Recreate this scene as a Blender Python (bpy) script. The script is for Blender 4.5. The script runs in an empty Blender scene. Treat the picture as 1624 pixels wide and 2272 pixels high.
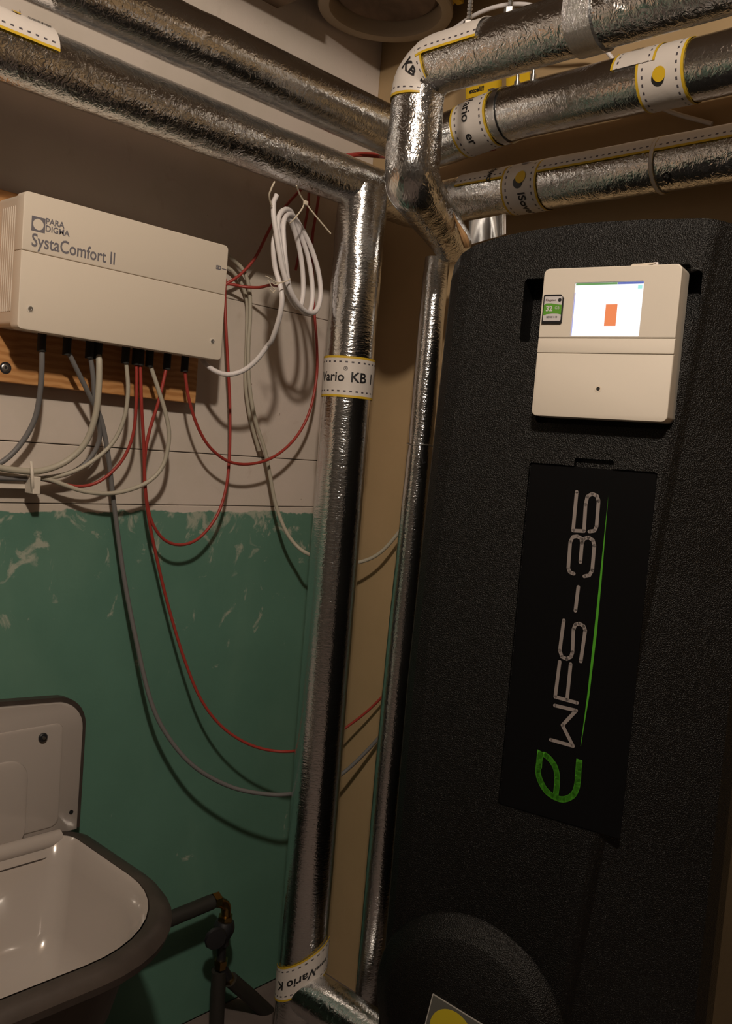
import bpy, bmesh, math, random
from mathutils import Vector, Matrix, noise
random.seed(7)
S = bpy.context.scene
COL = S.collection
PI = math.pi
H = 0.983                      # height of the lens above the cellar floor

# ---------------------------------------------------------------- camera
FPX = 2012.0; PITCH = math.radians(3.88); ROLL = math.radians(4.61); YAW = math.radians(43.1)
def _cam_axes():
    F = Vector((math.cos(YAW), math.sin(YAW), 0)); R = Vector((math.sin(YAW), -math.cos(YAW), 0)); D = Vector((0, 0, -1))
    cp, sp, cr, sr = math.cos(PITCH), math.sin(PITCH), math.cos(ROLL), math.sin(ROLL)
    d2 = D * cp - F * sp; f2 = D * sp + F * cp
    r3 = R * cr - d2 * sr; d3 = R * sr + d2 * cr
    return r3, d3, f2
CR, CD, CF = _cam_axes()
cam = bpy.data.cameras.new('camera'); cam_o = bpy.data.objects.new('camera', cam); COL.objects.link(cam_o)
cam.sensor_fit = 'VERTICAL'; cam.sensor_height = 36; cam.sensor_width = 36; cam.lens = FPX / 2272 * 36; cam.clip_start = 0.02
m = Matrix((CR, -CD, -CF)).transposed().to_4x4(); m.translation = Vector((0, 0, H)); cam_o.matrix_world = m
S.camera = cam_o

# ---------------------------------------------------------------- world, lamp, exposure
w = bpy.data.worlds.new('world'); S.world = w; w.use_nodes = True
w.node_tree.nodes['Background'].inputs[0].default_value = (0.9, 0.85, 0.8, 1)
w.node_tree.nodes['Background'].inputs[1].default_value = 0.01
LAMP = Vector((-0.02, -0.02, 0.84)); LAMP_W = 51.0; LAMP_COL = (1.0, 0.855, 0.70)
S.view_settings.view_transform = 'Standard'; S.view_settings.look = 'None'
S.view_settings.gamma = 1; S.view_settings.use_curve_mapping = False; S.view_settings.exposure = 0.0

# ---------------------------------------------------------------- measured points -> points on real planes (z relative to the lens)
def ray(x, y): return CR * ((x - 812) / FPX) + CD * ((y - 1136) / FPX) + CF
def onY(x, y, Y): r = ray(x, y); return r * (Y / r.y)
def onX(x, y, X): r = ray(x, y); return r * (X / r.x)
def onZ(x, y, Z): r = ray(x, y); return r * (Z / r.z)
YW, XW = 1.17, 1.195           # left wall plane, right wall plane
ZF, ZC = -H, 0.97              # floor, ceiling
UP = Vector((0, 0, 1))

# ---------------------------------------------------------------- materials
def mat(name, col, rough=0.6, metal=0.0, spec=0.5, coat=0.0):
    M = bpy.data.materials.new(name); M.use_nodes = True
    b = M.node_tree.nodes['Principled BSDF']
    b.inputs['Base Color'].default_value = (*col, 1); b.inputs['Roughness'].default_value = rough
    b.inputs['Metallic'].default_value = metal; b.inputs['Specular IOR Level'].default_value = spec
    b.inputs['Coat Weight'].default_value = coat
    return M
def N(M, t, **k):
    n = M.node_tree.nodes.new(t)
    for a, v in k.items(): setattr(n, a, v)
    return n
def L(M, a, b): M.node_tree.links.new(a, b)
def bsdf(M): return M.node_tree.nodes['Principled BSDF']
def coords(M, which='Object', scale=(1, 1, 1)):
    tc = N(M, 'ShaderNodeTexCoord'); mp = N(M, 'ShaderNodeMapping'); mp.inputs['Scale'].default_value = scale
    L(M, tc.outputs[which], mp.inputs[0]); return mp.outputs[0]
def noisen(M, vec, scale, detail=3, rough=0.5, dist=0):
    n = N(M, 'ShaderNodeTexNoise'); L(M, vec, n.inputs['Vector'])
    n.inputs['Scale'].default_value = scale; n.inputs['Detail'].default_value = detail
    n.inputs['Roughness'].default_value = rough; n.inputs['Distortion'].default_value = dist; return n.outputs['Fac']
def ramp(M, fac, stops):
    r = N(M, 'ShaderNodeValToRGB'); L(M, fac, r.inputs[0]); e = r.color_ramp.elements
    while len(e) < len(stops): e.new(0.5)
    for i, (p, c) in enumerate(stops): e[i].position = p; e[i].color = (*c, 1) if len(c) == 3 else c
    return r.outputs[0]
def math_n(M, op, a, b=None, c=None):
    n = N(M, 'ShaderNodeMath', operation=op)
    for i, v in enumerate((a, b, c)):
        if v is None: continue
        if isinstance(v, (int, float)): n.inputs[i].default_value = v
        else: L(M, v, n.inputs[i])
    return n.outputs[0]
def mixc(M, fac, a, b):
    n = N(M, 'ShaderNodeMix', data_type='RGBA')
    if isinstance(fac, (int, float)): n.inputs[0].default_value = fac
    else: L(M, fac, n.inputs[0])
    for i, v in ((6, a), (7, b)):
        if isinstance(v, tuple): n.inputs[i].default_value = (*v, 1)
        else: L(M, v, n.inputs[i])
    return n.outputs[2]
def bump(M, h, strength=0.3, dist=0.002, prev=None):
    n = N(M, 'ShaderNodeBump'); n.inputs['Strength'].default_value = strength; n.inputs['Distance'].default_value = dist
    L(M, h, n.inputs['Height'])
    if prev is not None: L(M, prev, n.inputs['Normal'])
    L(M, n.outputs[0], bsdf(M).inputs['Normal']); return n.outputs[0]
def setcol(M, c): L(M, c, bsdf(M).inputs['Base Color'])

def foil(name, rough, big, fine, ripple=0.0, col=(0.76, 0.77, 0.78)):
    M = mat(name, col, rough, 1.0)
    uv = coords(M, 'UV')
    wob = N(M, 'ShaderNodeTexNoise'); L(M, uv, wob.inputs['Vector']); wob.inputs['Scale'].default_value = 60; wob.inputs['Detail'].default_value = 2
    add = N(M, 'ShaderNodeVectorMath', operation='MULTIPLY_ADD'); L(M, wob.outputs['Color'], add.inputs[0]); add.inputs[1].default_value = (0.035,) * 3; L(M, uv, add.inputs[2])
    # creases: stretched, domain-warped cells of very uneven size
    mp = N(M, 'ShaderNodeMapping'); mp.inputs['Rotation'].default_value = (0, 0, 0.6); mp.inputs['Scale'].default_value = (1.0, 0.45, 1); L(M, add.outputs[0], mp.inputs[0])
    v = N(M, 'ShaderNodeTexVoronoi', feature='F1'); L(M, mp.outputs[0], v.inputs['Vector']); v.inputs['Scale'].default_value = 95; v.inputs['Randomness'].default_value = 1
    mp2 = N(M, 'ShaderNodeMapping'); mp2.inputs['Rotation'].default_value = (0, 0, -0.8); mp2.inputs['Scale'].default_value = (1.0, 0.4, 1); L(M, add.outputs[0], mp2.inputs[0])
    v2 = N(M, 'ShaderNodeTexVoronoi', feature='F1'); L(M, mp2.outputs[0], v2.inputs['Vector']); v2.inputs['Scale'].default_value = 300
    n1 = noisen(M, uv, 38, 6, 0.68, 1.2)
    b1 = bump(M, n1, big * 0.8, 0.004)
    b2 = bump(M, v.outputs['Distance'], big, 0.0022, b1)
    b3 = bump(M, v2.outputs['Distance'], fine, 0.0009, b2)
    if ripple:   # fine hoops pressed into the smooth sleeve by its wrapping
        bump(M, noisen(M, coords(M, 'UV', (1, 0.22, 1)), 330, 3, 0.6), ripple, 0.0012, b3)
    lo = noisen(M, uv, 9, 2)
    r = N(M, 'ShaderNodeMapRange'); L(M, lo, r.inputs[0]); r.inputs[3].default_value = rough * 0.75; r.inputs[4].default_value = rough * 1.3
    L(M, r.outputs[0], bsdf(M).inputs['Roughness'])
    return M
FOIL_S = foil('foil_smooth', 0.15, 0.07, 0.16, 0.55)
FOIL_M = foil('foil_wrinkled', 0.19, 0.16, 0.28)
FOIL_H = foil('foil_crumpled', 0.17, 0.28, 0.42)

CREAM = (0.60, 0.53, 0.47); GREEN = (0.110, 0.235, 0.180)
def wall_mat(name, painted):
    M = mat(name, CREAM, 0.75, spec=0.3)
    o = coords(M); big = noisen(M, o, 5, 4, 0.6); spots = noisen(M, o, 60, 3, 0.7); mid = noisen(M, o, 18, 4, 0.65, 0.6)
    base = ramp(M, big, [(0.3, (0.53, 0.47, 0.40)), (0.5, CREAM), (0.72, (0.64, 0.55, 0.50))])
    dirt = ramp(M, mid, [(0.62, (0, 0, 0)), (0.80, (0.35,) * 3)])
    base = mixc(M, dirt, base, (0.34, 0.24, 0.17))
    sp = ramp(M, spots, [(0.745, (0, 0, 0)), (0.78, (1, 1, 1))])
    base = mixc(M, sp, base, (0.20, 0.14, 0.10))
    if painted:
        geo = N(M, 'ShaderNodeNewGeometry'); sep = N(M, 'ShaderNodeSeparateXYZ'); L(M, geo.outputs['Position'], sep.inputs[0])
        zz = sep.outputs['Z']
        edge = noisen(M, o, 26, 4, 0.6); e2 = math_n(M, 'MULTIPLY_ADD', edge, 0.022, H - 0.1285)
        m1 = math_n(M, 'SMOOTH_MIN', math_n(M, 'MULTIPLY', math_n(M, 'SUBTRACT', e2, zz), 500), 1.0, 0.1)
        m1 = math_n(M, 'MAXIMUM', m1, 0.0)
        near = N(M, 'ShaderNodeMapRange'); L(M, zz, near.inputs[0])
        for i, v in ((1, H - 0.42), (2, H - 0.11), (3, 0.0), (4, 0.17)): near.inputs[i].default_value = v
        # scuffs where white filler was smeared over the green paint, denser near its upper edge
        sc = noisen(M, coords(M, scale=(1, 1, 0.8)), 24, 6, 0.62, 0.9)
        sc = math_n(M, 'ADD', sc, near.outputs[0])
        scr = ramp(M, sc, [(0.69, (0, 0, 0)), (0.77, (0.6,) * 3)])
        soft = noisen(M, coords(M, scale=(1, 1, 0.45)), 7, 5, 0.6, 0.5)
        softr = ramp(M, math_n(M, 'ADD', soft, near.outputs[0]), [(0.52, (0, 0, 0)), (0.9, (0.28,) * 3)])
        var = ramp(M, big, [(0.3, (0.092, 0.198, 0.150)), (0.7, GREEN)])
        g = mixc(M, softr, var, (0.22, 0.36, 0.27)); g = mixc(M, scr, g, (0.52, 0.50, 0.42))
        base = mixc(M, m1, base, g)
        bsdf(M).inputs['Roughness'].default_value = 0.5
    setcol(M, base)
    b = bump(M, mid, 0.25, 0.003); bump(M, noisen(M, o, 220, 3), 0.15, 0.001, b)
    return M
WALL_L = wall_mat('lime_painted_board', False); WALL_G = wall_mat('green_oil_paint', True)
WALL_R = mat('tan_plaster', (0.40, 0.28, 0.15), 0.7, spec=0.3)
_o = coords(WALL_R); _c = ramp(WALL_R, noisen(WALL_R, _o, 4, 4, 0.6), [(0.3, (0.36, 0.255, 0.135)), (0.7, (0.43, 0.30, 0.165))])
_s = ramp(WALL_R, noisen(WALL_R, coords(WALL_R, scale=(1, 1, 0.4)), 22, 5, 0.6, 0.8), [(0.70, (0, 0, 0)), (0.78, (0.35,) * 3)])
setcol(WALL_R, mixc(WALL_R, _s, _c, (0.5, 0.42, 0.3))); bump(WALL_R, noisen(WALL_R, _o, 90, 4), 0.15, 0.0015)
WALL_B = mat('back_plaster', (0.07, 0.06, 0.05), 0.8); bump(WALL_B, noisen(WALL_B, coords(WALL_B), 40, 4), 0.2, 0.002)
CEIL = mat('dark_ceiling', (0.20, 0.145, 0.10), 0.8)
setcol(CEIL, ramp(CEIL, noisen(CEIL, coords(CEIL, scale=(1, 6, 1)), 8, 5, 0.6), [(0.3, (0.13, 0.09, 0.06)), (0.7, (0.26, 0.19, 0.13))]))
FLOOR = mat('screed', (0.30, 0.235, 0.21), 0.8)
setcol(FLOOR, ramp(FLOOR, noisen(FLOOR, coords(FLOOR), 12, 5, 0.6), [(0.3, (0.10, 0.078, 0.070)), (0.7, (0.15, 0.118, 0.108))])); bump(FLOOR, noisen(FLOOR, coords(FLOOR), 80, 4), 0.3, 0.002)
WOOD = mat('pine', (0.5, 0.25, 0.09), 0.55)
_o = coords(WOOD, scale=(1.2, 1, 14)); _n = noisen(WOOD, _o, 9, 5, 0.6, 0.8)
_wv = N(WOOD, 'ShaderNodeTexWave', wave_type='BANDS', bands_direction='Z'); L(WOOD, coords(WOOD, scale=(1, 1, 1)), _wv.inputs['Vector'])
_wv.inputs['Scale'].default_value = 34; _wv.inputs['Distortion'].default_value = 5; _wv.inputs['Detail'].default_value = 2; _wv.inputs['Detail Scale'].default_value = 0.7
setcol(WOOD, mixc(WOOD, 0.45, ramp(WOOD, _n, [(0.3, (0.36, 0.155, 0.045)), (0.7, (0.62, 0.32, 0.12))]), ramp(WOOD, _wv.outputs['Fac'], [(0.2, (0.40, 0.17, 0.05)), (0.8, (0.62, 0.33, 0.13))])))
PLASTIC = mat('cream_plastic', (0.70, 0.62, 0.52), 0.5)
bump(PLASTIC, noisen(PLASTIC, coords(PLASTIC), 900, 2), 0.06, 0.0004)
PLASTIC2 = mat('white_plastic', (0.66, 0.60, 0.52), 0.5)
INK = mat('grey_print', (0.16, 0.15, 0.17), 0.6); BLACKINK = mat('black_print', (0.012, 0.012, 0.014), 0.5)
DARK = mat('dark_slot', (0.02, 0.018, 0.016), 0.8)
STEEL = mat('steel', (0.6, 0.6, 0.6), 0.3, 1.0)
BRASS = mat('brass', (0.34, 0.22, 0.08), 0.26, 1.0)
RUBBER = mat('black_rubber', (0.012, 0.012, 0.014), 0.45)
PIPEDK = mat('dark_painted_pipe', (0.022, 0.020, 0.017), 0.55)
C_GREY = mat('cable_grey', (0.16, 0.155, 0.155), 0.5); C_LIGHT = mat('cable_light_grey', (0.42, 0.385, 0.31), 0.5)
C_RED = mat('cable_red', (0.33, 0.040, 0.030), 0.45); C_WHITE = mat('cable_white', (0.70, 0.66, 0.66), 0.45)
NYLON = mat('nylon', (0.66, 0.58, 0.46), 0.5)
EPP = mat('black_foam_shell', (0.0035, 0.0032, 0.003), 0.36, spec=0.32)
_o = coords(EPP); _v = N(EPP, 'ShaderNodeTexVoronoi'); L(EPP, _o, _v.inputs['Vector']); _v.inputs['Scale'].default_value = 760
_b = bump(EPP, _v.outputs['Distance'], 0.75, 0.0009); bump(EPP, noisen(EPP, _o, 900, 3, 0.7), 0.5, 0.0008, _b)
GLOSSBLK = mat('matt_black_plate', (0.0035, 0.0035, 0.004), 0.4, spec=0.15)
LETTER = mat('silver_print', (0.24, 0.21, 0.20), 0.5); GREENINK = mat('green_print', (0.06, 0.30, 0.015), 0.5)
def emis(name, col, k):
    M = mat(name, (0.02, 0.02, 0.02), 0.3); b = bsdf(M)
    b.inputs['Emission Color'].default_value = (*col, 1); b.inputs['Emission Strength'].default_value = k; return M
SCREEN = emis('screen_white', (0.96, 0.98, 1.0), 1.15); SCR_OR = emis('screen_orange', (1.0, 0.28, 0.10), 0.85)
SCR_GR = emis('screen_green', (0.22, 0.50, 0.16), 0.6); SCR_BL = emis('screen_blue', (0.18, 0.24, 0.75), 0.6)
ENAMEL = mat('white_enamel', (0.42, 0.375, 0.345), 0.16, coat=0.5); RIM = mat('worn_grey_rim', (0.115, 0.085, 0.072), 0.45)
_n = noisen(RIM, coords(RIM), 20, 4, 0.6); setcol(RIM, ramp(RIM, _n, [(0.3, (0.036, 0.028, 0.024)), (0.7, (0.064, 0.050, 0.043))]))
CARDBLK = mat('card_black', (0.012, 0.012, 0.014), 0.35); CARDWHT = mat('card_label', (0.55, 0.53, 0.54), 0.4); CARDGRN = mat('card_green', (0.10, 0.30, 0.03), 0.4)
YELLOW = mat('yellow_print', (0.62, 0.40, 0.015), 0.45); STICK_G = mat('sticker_grey', (0.10, 0.10, 0.09), 0.4); STICK_W = mat('sticker_white', (0.45, 0.43, 0.40), 0.4); YEL2 = mat('sticker_yellow', (0.50, 0.40, 0.02), 0.4)
COPPER = mat('masking_tape', (0.42, 0.24, 0.11), 0.7)
VESSEL = mat('cream_enamel', (0.34, 0.27, 0.19), 0.5); BROWNF = mat('brown_face', (0.12, 0.08, 0.055), 0.6)
setcol(BROWNF, ramp(BROWNF, noisen(BROWNF, coords(BROWNF, scale=(1, 1, 3)), 14, 5, 0.6, 0.6), [(0.3, (0.07, 0.045, 0.03)), (0.7, (0.21, 0.14, 0.095))]))

def tape_mat(name, stripes=(True, True)):
    """printed tape: u in metres along it, v 0..1 across it"""
    M = mat(name, (0.62, 0.57, 0.53), 0.5)
    uv = N(M, 'ShaderNodeTexCoord'); sep = N(M, 'ShaderNodeSeparateXYZ'); L(M, uv.outputs['UV'], sep.inputs[0])
    d = math_n(M, 'ABSOLUTE', math_n(M, 'SUBTRACT', sep.outputs[1], 0.5))
    ye = math_n(M, 'GREATER_THAN', d, 0.445)
    band = math_n(M, 'MULTIPLY', math_n(M, 'GREATER_THAN', d, 0.335), math_n(M, 'LESS_THAN', d, 0.375))
    dash = math_n(M, 'LESS_THAN', math_n(M, 'FRACT', math_n(M, 'MULTIPLY', sep.outputs[0], 110)), 0.42)
    dots = math_n(M, 'MULTIPLY', band, dash)
    c = mixc(M, dots, (0.62, 0.57, 0.53), (0.07, 0.06, 0.07)); c = mixc(M, ye, c, (0.58, 0.38, 0.02))
    setcol(M, c); bump(M, noisen(M, coords(M, 'UV', (1, 0.06, 1)), 70, 3, 0.6), 0.25, 0.002)
    return M
TAPE = tape_mat('printed_tape')

# ---------------------------------------------------------------- object helpers (all geometry given relative to the lens, stored above the floor)
def props(o, label=None, cat=None, group=None, kind=None):
    if label: o['label'] = label
    if cat: o['category'] = cat
    if group: o['group'] = group
    if kind: o['kind'] = kind
def thing(name, label, cat, base, group=None):
    o = bpy.data.objects.new(name, None); o.empty_display_size = 0.03; COL.objects.link(o)
    o.location = Vector(base) + Vector((0, 0, H)); o['_o'] = list(o.location); props(o, label, cat, group); return o
def obj(name, bm, M, parent=None, smooth=True, **kw):
    off = Vector(parent['_o']) if parent else None
    if off is None:
        c = Vector(); lo = 1e9
        for v in bm.verts: c += v.co; lo = min(lo, v.co.z)
        c /= max(1, len(bm.verts)); off = Vector((c.x, c.y, lo + H))
    for v in bm.verts: v.co = v.co + Vector((0, 0, H)) - off
    me = bpy.data.meshes.new(name); bm.to_mesh(me); bm.free()
    if smooth:
        for p in me.polygons: p.use_smooth = True
        try: me.set_sharp_from_angle(angle=math.radians(40))
        except Exception: pass
    for x in (M if isinstance(M, (list, tuple)) else [M]): me.materials.append(x)
    o = bpy.data.objects.new(name, me); COL.objects.link(o)
    if parent is None: o.location = off; 
    else:
        o.parent = parent
    o['_o'] = list(off)
    props(o, **kw); return o
WORLD = lambda a, b, c: Vector((a, b, c))
def box(bm, x0, x1, y0, y1, z0, z1, f=WORLD, bevel=0.0, seg=2):
    vs = [bm.verts.new(f(x, y, z)) for x in (x0, x1) for y in (y0, y1) for z in (z0, z1)]
    fs = [bm.faces.new([vs[i] for i in q]) for q in ((0, 1, 3, 2), (4, 6, 7, 5), (0, 4, 5, 1), (2, 3, 7, 6), (0, 2, 6, 4), (1, 5, 7, 3))]
    bmesh.ops.recalc_face_normals(bm, faces=fs)
    if bevel: bmesh.ops.bevel(bm, geom=list({e for q in fs for e in q.edges}), offset=bevel, segments=seg, profile=0.5, affect='EDGES')
    return bm
def B(*a, **k): return box(bmesh.new(), *a, **k)
def rrect(x0, x1, y0, y1, r, n=6, rb=None):
    out = []; R0 = r; rb = r if rb is None else rb
    for cx, cy, a0, r in ((x1 - rb, y1 - rb, 0, rb), (x0 + rb, y1 - rb, 90, rb), (x0 + R0, y0 + R0, 180, R0), (x1 - R0, y0 + R0, 270, R0)):
        for i in range(n + 1):
            a = math.radians(a0 + 90 * i / n); out.append((cx + r * math.cos(a), cy + r * math.sin(a)))
    return out
def circ(cx, cy, r, n=24): return [(cx + r * math.cos(2 * PI * i / n), cy + r * math.sin(2 * PI * i / n)) for i in range(n)]
def prism(bm, poly, f, d0, d1, bevel=0.0):
    """poly in (a,b), extruded in d; f(a,d,b)->Vector. front = d1"""
    a = [bm.verts.new(f(p[0], d0, p[1])) for p in poly]
    if bevel:
        cx = sum(p[0] for p in poly) / len(poly); cy = sum(p[1] for p in poly) / len(poly)
        hx = max(abs(p[0] - cx) for p in poly); hy = max(abs(p[1] - cy) for p in poly)
        sg = 1 if d1 > d0 else -1
        rings = [a]
        for k, (ins, dd) in enumerate(((0, bevel), (bevel * 0.3, bevel * 0.3), (bevel, 0))):
            sx, sy = (hx - ins) / hx, (hy - ins) / hy
            rings.append([bm.verts.new(f(cx + (p[0] - cx) * sx, d1 - sg * dd, cy + (p[1] - cy) * sy)) for p in poly])
    else: rings = [a, [bm.verts.new(f(p[0], d1, p[1])) for p in poly]]
    n = len(poly); fs = []
    for r0, r1 in zip(rings, rings[1:]):
        for i in range(n): fs.append(bm.faces.new((r0[i], r0[(i + 1) % n], r1[(i + 1) % n], r1[i])))
    fs.append(bm.faces.new(rings[-1])); fs.append(bm.faces.new(list(reversed(rings[0]))))
    bmesh.ops.recalc_face_normals(bm, faces=fs); return bm
def flat(bm, poly, f, d):
    bm.faces.new([bm.verts.new(f(p[0], d, p[1])) for p in poly]); return bm
def stroke(bm, pts, wd, f, d):
    h = wd / 2
    for p, q in zip(pts, pts[1:]):
        dx, dy = q[0] - p[0], q[1] - p[1]; l = math.hypot(dx, dy) or 1; nx, ny = -dy / l * h, dx / l * h
        flat(bm, [(p[0] + nx, p[1] + ny), (q[0] + nx, q[1] + ny), (q[0] - nx, q[1] - ny), (p[0] - nx, p[1] - ny)], f, d)
    for p in pts: flat(bm, circ(p[0], p[1], h, 10), f, d)
    return bm
def catmull(P, step=0.006):
    P = [Vector(p) for p in P]; Q = [P[0] * 2 - P[1]] + P + [P[-1] * 2 - P[-2]]; out = []
    for i in range(1, len(Q) - 2):
        a, b, c, d = Q[i - 1:i + 3]; n = max(1, int((c - b).length / step))
        for k in range(n):
            t = k / n
            out.append(0.5 * ((2 * b) + (c - a) * t + (2 * a - 5 * b + 4 * c - d) * t * t + (3 * b - a - 3 * c + d) * t ** 3))
    out.append(P[-1]); return out
def fillet(P, R, n=10):
    P = [Vector(p) for p in P]; out = [P[0]]
    for i in range(1, len(P) - 1):
        a, b, c = P[i - 1:i + 2]; u = (a - b).normalized(); v = (c - b).normalized(); r = R[i - 1] if isinstance(R, (list, tuple)) else R
        for k in range(n + 1):
            t = k / n; out.append((b + u * r) * (1 - t) ** 2 + b * 2 * t * (1 - t) + (b + v * r) * t * t)
    out.append(P[-1]); return out
def resample(P, step):
    out = [P[0]]
    for a, b in zip(P, P[1:]):
        n = max(1, round((b - a).length / step))
        for k in range(1, n + 1): out.append(a.lerp(b, k / n))
    return out
class Pipe:
    def __init__(s, P, r, ref=UP):
        s.P = P; s.cum = [0]
        for a, b in zip(P, P[1:]): s.cum.append(s.cum[-1] + (b - a).length)
        s.r = r if callable(r) else (lambda u: r)
        s.T = []; s.Nn = []; n = Vector(ref)
        for i in range(len(P)):
            t = (P[min(i + 1, len(P) - 1)] - P[max(i - 1, 0)]).normalized()
            n = (n - t * n.dot(t)); n = n.normalized() if n.length > 1e-4 else t.orthogonal().normalized()
            s.T.append(t); s.Nn.append(n.copy())
    def at(s, u):
        u = max(0, min(s.cum[-1], u)); i = 0
        lo, hi = 0, len(s.cum) - 1
        while hi - lo > 1:
            mid = (lo + hi) // 2
            if s.cum[mid] <= u: lo = mid
            else: hi = mid
        t = (u - s.cum[lo]) / max(1e-9, s.cum[hi] - s.cum[lo])
        return s.P[lo].lerp(s.P[hi], t), s.T[lo].lerp(s.T[hi], t).normalized(), s.Nn[lo].lerp(s.Nn[hi], t).normalized()
    def surf(s, u, th, off=0):
        p, t, n = s.at(u); b = t.cross(n); return p + (n * math.cos(th) + b * math.sin(th)) * (s.r(u) + off)
    def near(s, q):
        q = Vector(q); return s.cum[min(range(len(s.P)), key=lambda i: (s.P[i] - q).length)]
    def theta(s, u, d):
        p, t, n = s.at(u); b = t.cross(n); d = Vector(d); return math.atan2(d.dot(b), d.dot(n))
def tube(pipe, seg=12, amp=None, bm=None, cap=True):
    bm = bm or bmesh.new(); uv = bm.loops.layers.uv.verify(); rings = []
    for i, p in enumerate(pipe.P):
        t, n = pipe.T[i], pipe.Nn[i]; b = t.cross(n); u = pipe.cum[i]; r = pipe.r(u); ring = []
        for k in range(seg):
            a = 2 * PI * k / seg; d = n * math.cos(a) + b * math.sin(a); q = p + d * r
            if amp:
                A = amp(u); w1 = noise.noise(q * 26); w2 = abs(noise.noise(q * 75 + Vector((5, 1, 3)))); w3 = noise.noise(q * 170)
                q = q + d * A * (w1 * 1.0 - w2 * 0.9 + w3 * 0.28)
            ring.append(bm.verts.new(q))
        rings.append(ring)
    circ_m = 2 * PI * 0.036
    for i in range(len(rings) - 1):
        for k in range(seg):
            f = bm.faces.new((rings[i][k], rings[i][(k + 1) % seg], rings[i + 1][(k + 1) % seg], rings[i + 1][k]))
            for l, (uu, vv) in zip(f.loops, ((i, k), (i, k + 1), (i + 1, k + 1), (i + 1, k))): l[uv].uv = (pipe.cum[uu], vv / seg * circ_m)
    if cap: bm.faces.new(rings[0][::-1]); bm.faces.new(rings[-1])
    bmesh.ops.recalc_face_normals(bm, faces=bm.faces[:])
    return bm
def patch(pipe, u0, u1, t0, t1, off=0.0009, along='u', nu=None, nt=28, shear=0.0, jag=0.0, bm=None):
    """tape lying on a pipe. along='t': tape runs round the pipe, 'u': tape runs along it"""
    bm = bm or bmesh.new(); uv = bm.loops.layers.uv.verify(); nu = nu or max(6, int(abs(u1 - u0) / 0.006)); g = []
    for i in range(nu + 1):
        row = []
        for k in range(nt + 1):
            fu, ft = i / nu, k / nt; th = t0 + (t1 - t0) * ft
            u = u0 + (u1 - u0) * fu + shear * math.sin(th - (t0 + t1) / 2)
            q = pipe.surf(u, th, off); w_ = noise.noise(q * 60) * 0.0005
            if jag and ft in (0, 1): u += noise.noise(q * 200) * jag
            row.append(bm.verts.new(pipe.surf(u, th, off + w_)))
        g.append(row)
    r = pipe.r(u0)
    for i in range(nu):
        for k in range(nt):
            f = bm.faces.new((g[i][k], g[i][k + 1], g[i + 1][k + 1], g[i + 1][k]))
            for l, (a, b) in zip(f.loops, ((i, k), (i, k + 1), (i + 1, k + 1), (i + 1, k))):
                l[uv].uv = ((b / nt) * abs(t1 - t0) * r, a / nu) if along == 't' else ((a / nu) * abs(u1 - u0), b / nt)
    geom = bmesh.ops.extrude_face_region(bm, geom=bm.faces[:])
    c = [v for v in geom['geom'] if isinstance(v, bmesh.types.BMVert)]
    for v in c:
        u = pipe.near(v.co); p = pipe.at(u)[0]; v.co += (v.co - p).normalized() * 0.00035
    bmesh.ops.recalc_face_normals(bm, faces=bm.faces[:])
    return bm
def text_bm(s, size, bold=0.0, cut=0.0, align='CENTER'):
    cu = bpy.data.curves.new('t', 'FONT'); cu.body = s; cu.size = size; cu.align_x = align; cu.align_y = 'CENTER'; cu.offset = bold; cu.resolution_u = 3
    o = bpy.data.objects.new('t', cu); COL.objects.link(o); bpy.context.view_layer.update()
    dg = bpy.context.evaluated_depsgraph_get(); me = bpy.data.meshes.new_from_object(o.evaluated_get(dg))
    bm = bmesh.new(); bm.from_mesh(me); bpy.data.objects.remove(o); bpy.data.curves.remove(cu); bpy.data.meshes.remove(me)
    if cut and bm.verts:
        xs = [v.co.x for v in bm.verts]; x = min(xs) + cut
        while x < max(xs):
            bmesh.ops.bisect_plane(bm, geom=bm.verts[:] + bm.edges[:] + bm.faces[:], plane_co=(x, 0, 0), plane_no=(1, 0, 0)); x += cut
    return bm
def text_plane(name, s, size, f, d, M, parent, bold=0.0, align='LEFT', sx=1.0, **kw):
    bm = text_bm(s, size, bold, align=align)
    for v in bm.verts: v.co = f(v.co.x * sx, d, v.co.y)
    return obj(name, bm, M, parent, smooth=False, **kw)
def text_pipe(name, s, size, pipe, u, th, xdir, ydir, M, parent, bold=0.0, off=0.0019, xo=0.0, skew=0.0, **kw):
    """x of the text runs round or along the pipe, whichever xdir asks for"""
    p, t, n = pipe.at(u); xdir = Vector(xdir); ydir = Vector(ydir); r = pipe.r(u)
    dth = (pipe.surf(u, th + 0.05) - pipe.surf(u, th)).normalized()
    roundx = abs(xdir.dot(dth)) > abs(xdir.dot(t))
    bm = text_bm(s, size, bold, 0.0025 if roundx else 0.0)
    if not roundx:
        ys = [v.co.y for v in bm.verts]; y = min(ys) + 0.0025
        while y < max(ys):
            bmesh.ops.bisect_plane(bm, geom=bm.verts[:] + bm.edges[:] + bm.faces[:], plane_co=(0, y, 0), plane_no=(0, 1, 0)); y += 0.0025
    sx = 1 if xdir.dot(dth if roundx else t) > 0 else -1; sy = 1 if ydir.dot(t if roundx else dth) > 0 else -1
    for v in bm.verts:
        x, y = v.co.x + xo, v.co.y
        if roundx: v.co = pipe.surf(u + sy * y + skew * math.sin(sx * x / r), th + sx * x / r, off)
        else: v.co = pipe.surf(u + sx * x, th + sy * y / r, off)
    return obj(name, bm, M, parent, smooth=False, **kw)
def cable(name, label, pts, r, M, group=None, cat='cable', seg=10, step=0.008):
    p = Pipe(catmull(pts, step), r); o = obj(name, tube(p, seg), M); props(o, label, cat, group); return o
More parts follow.
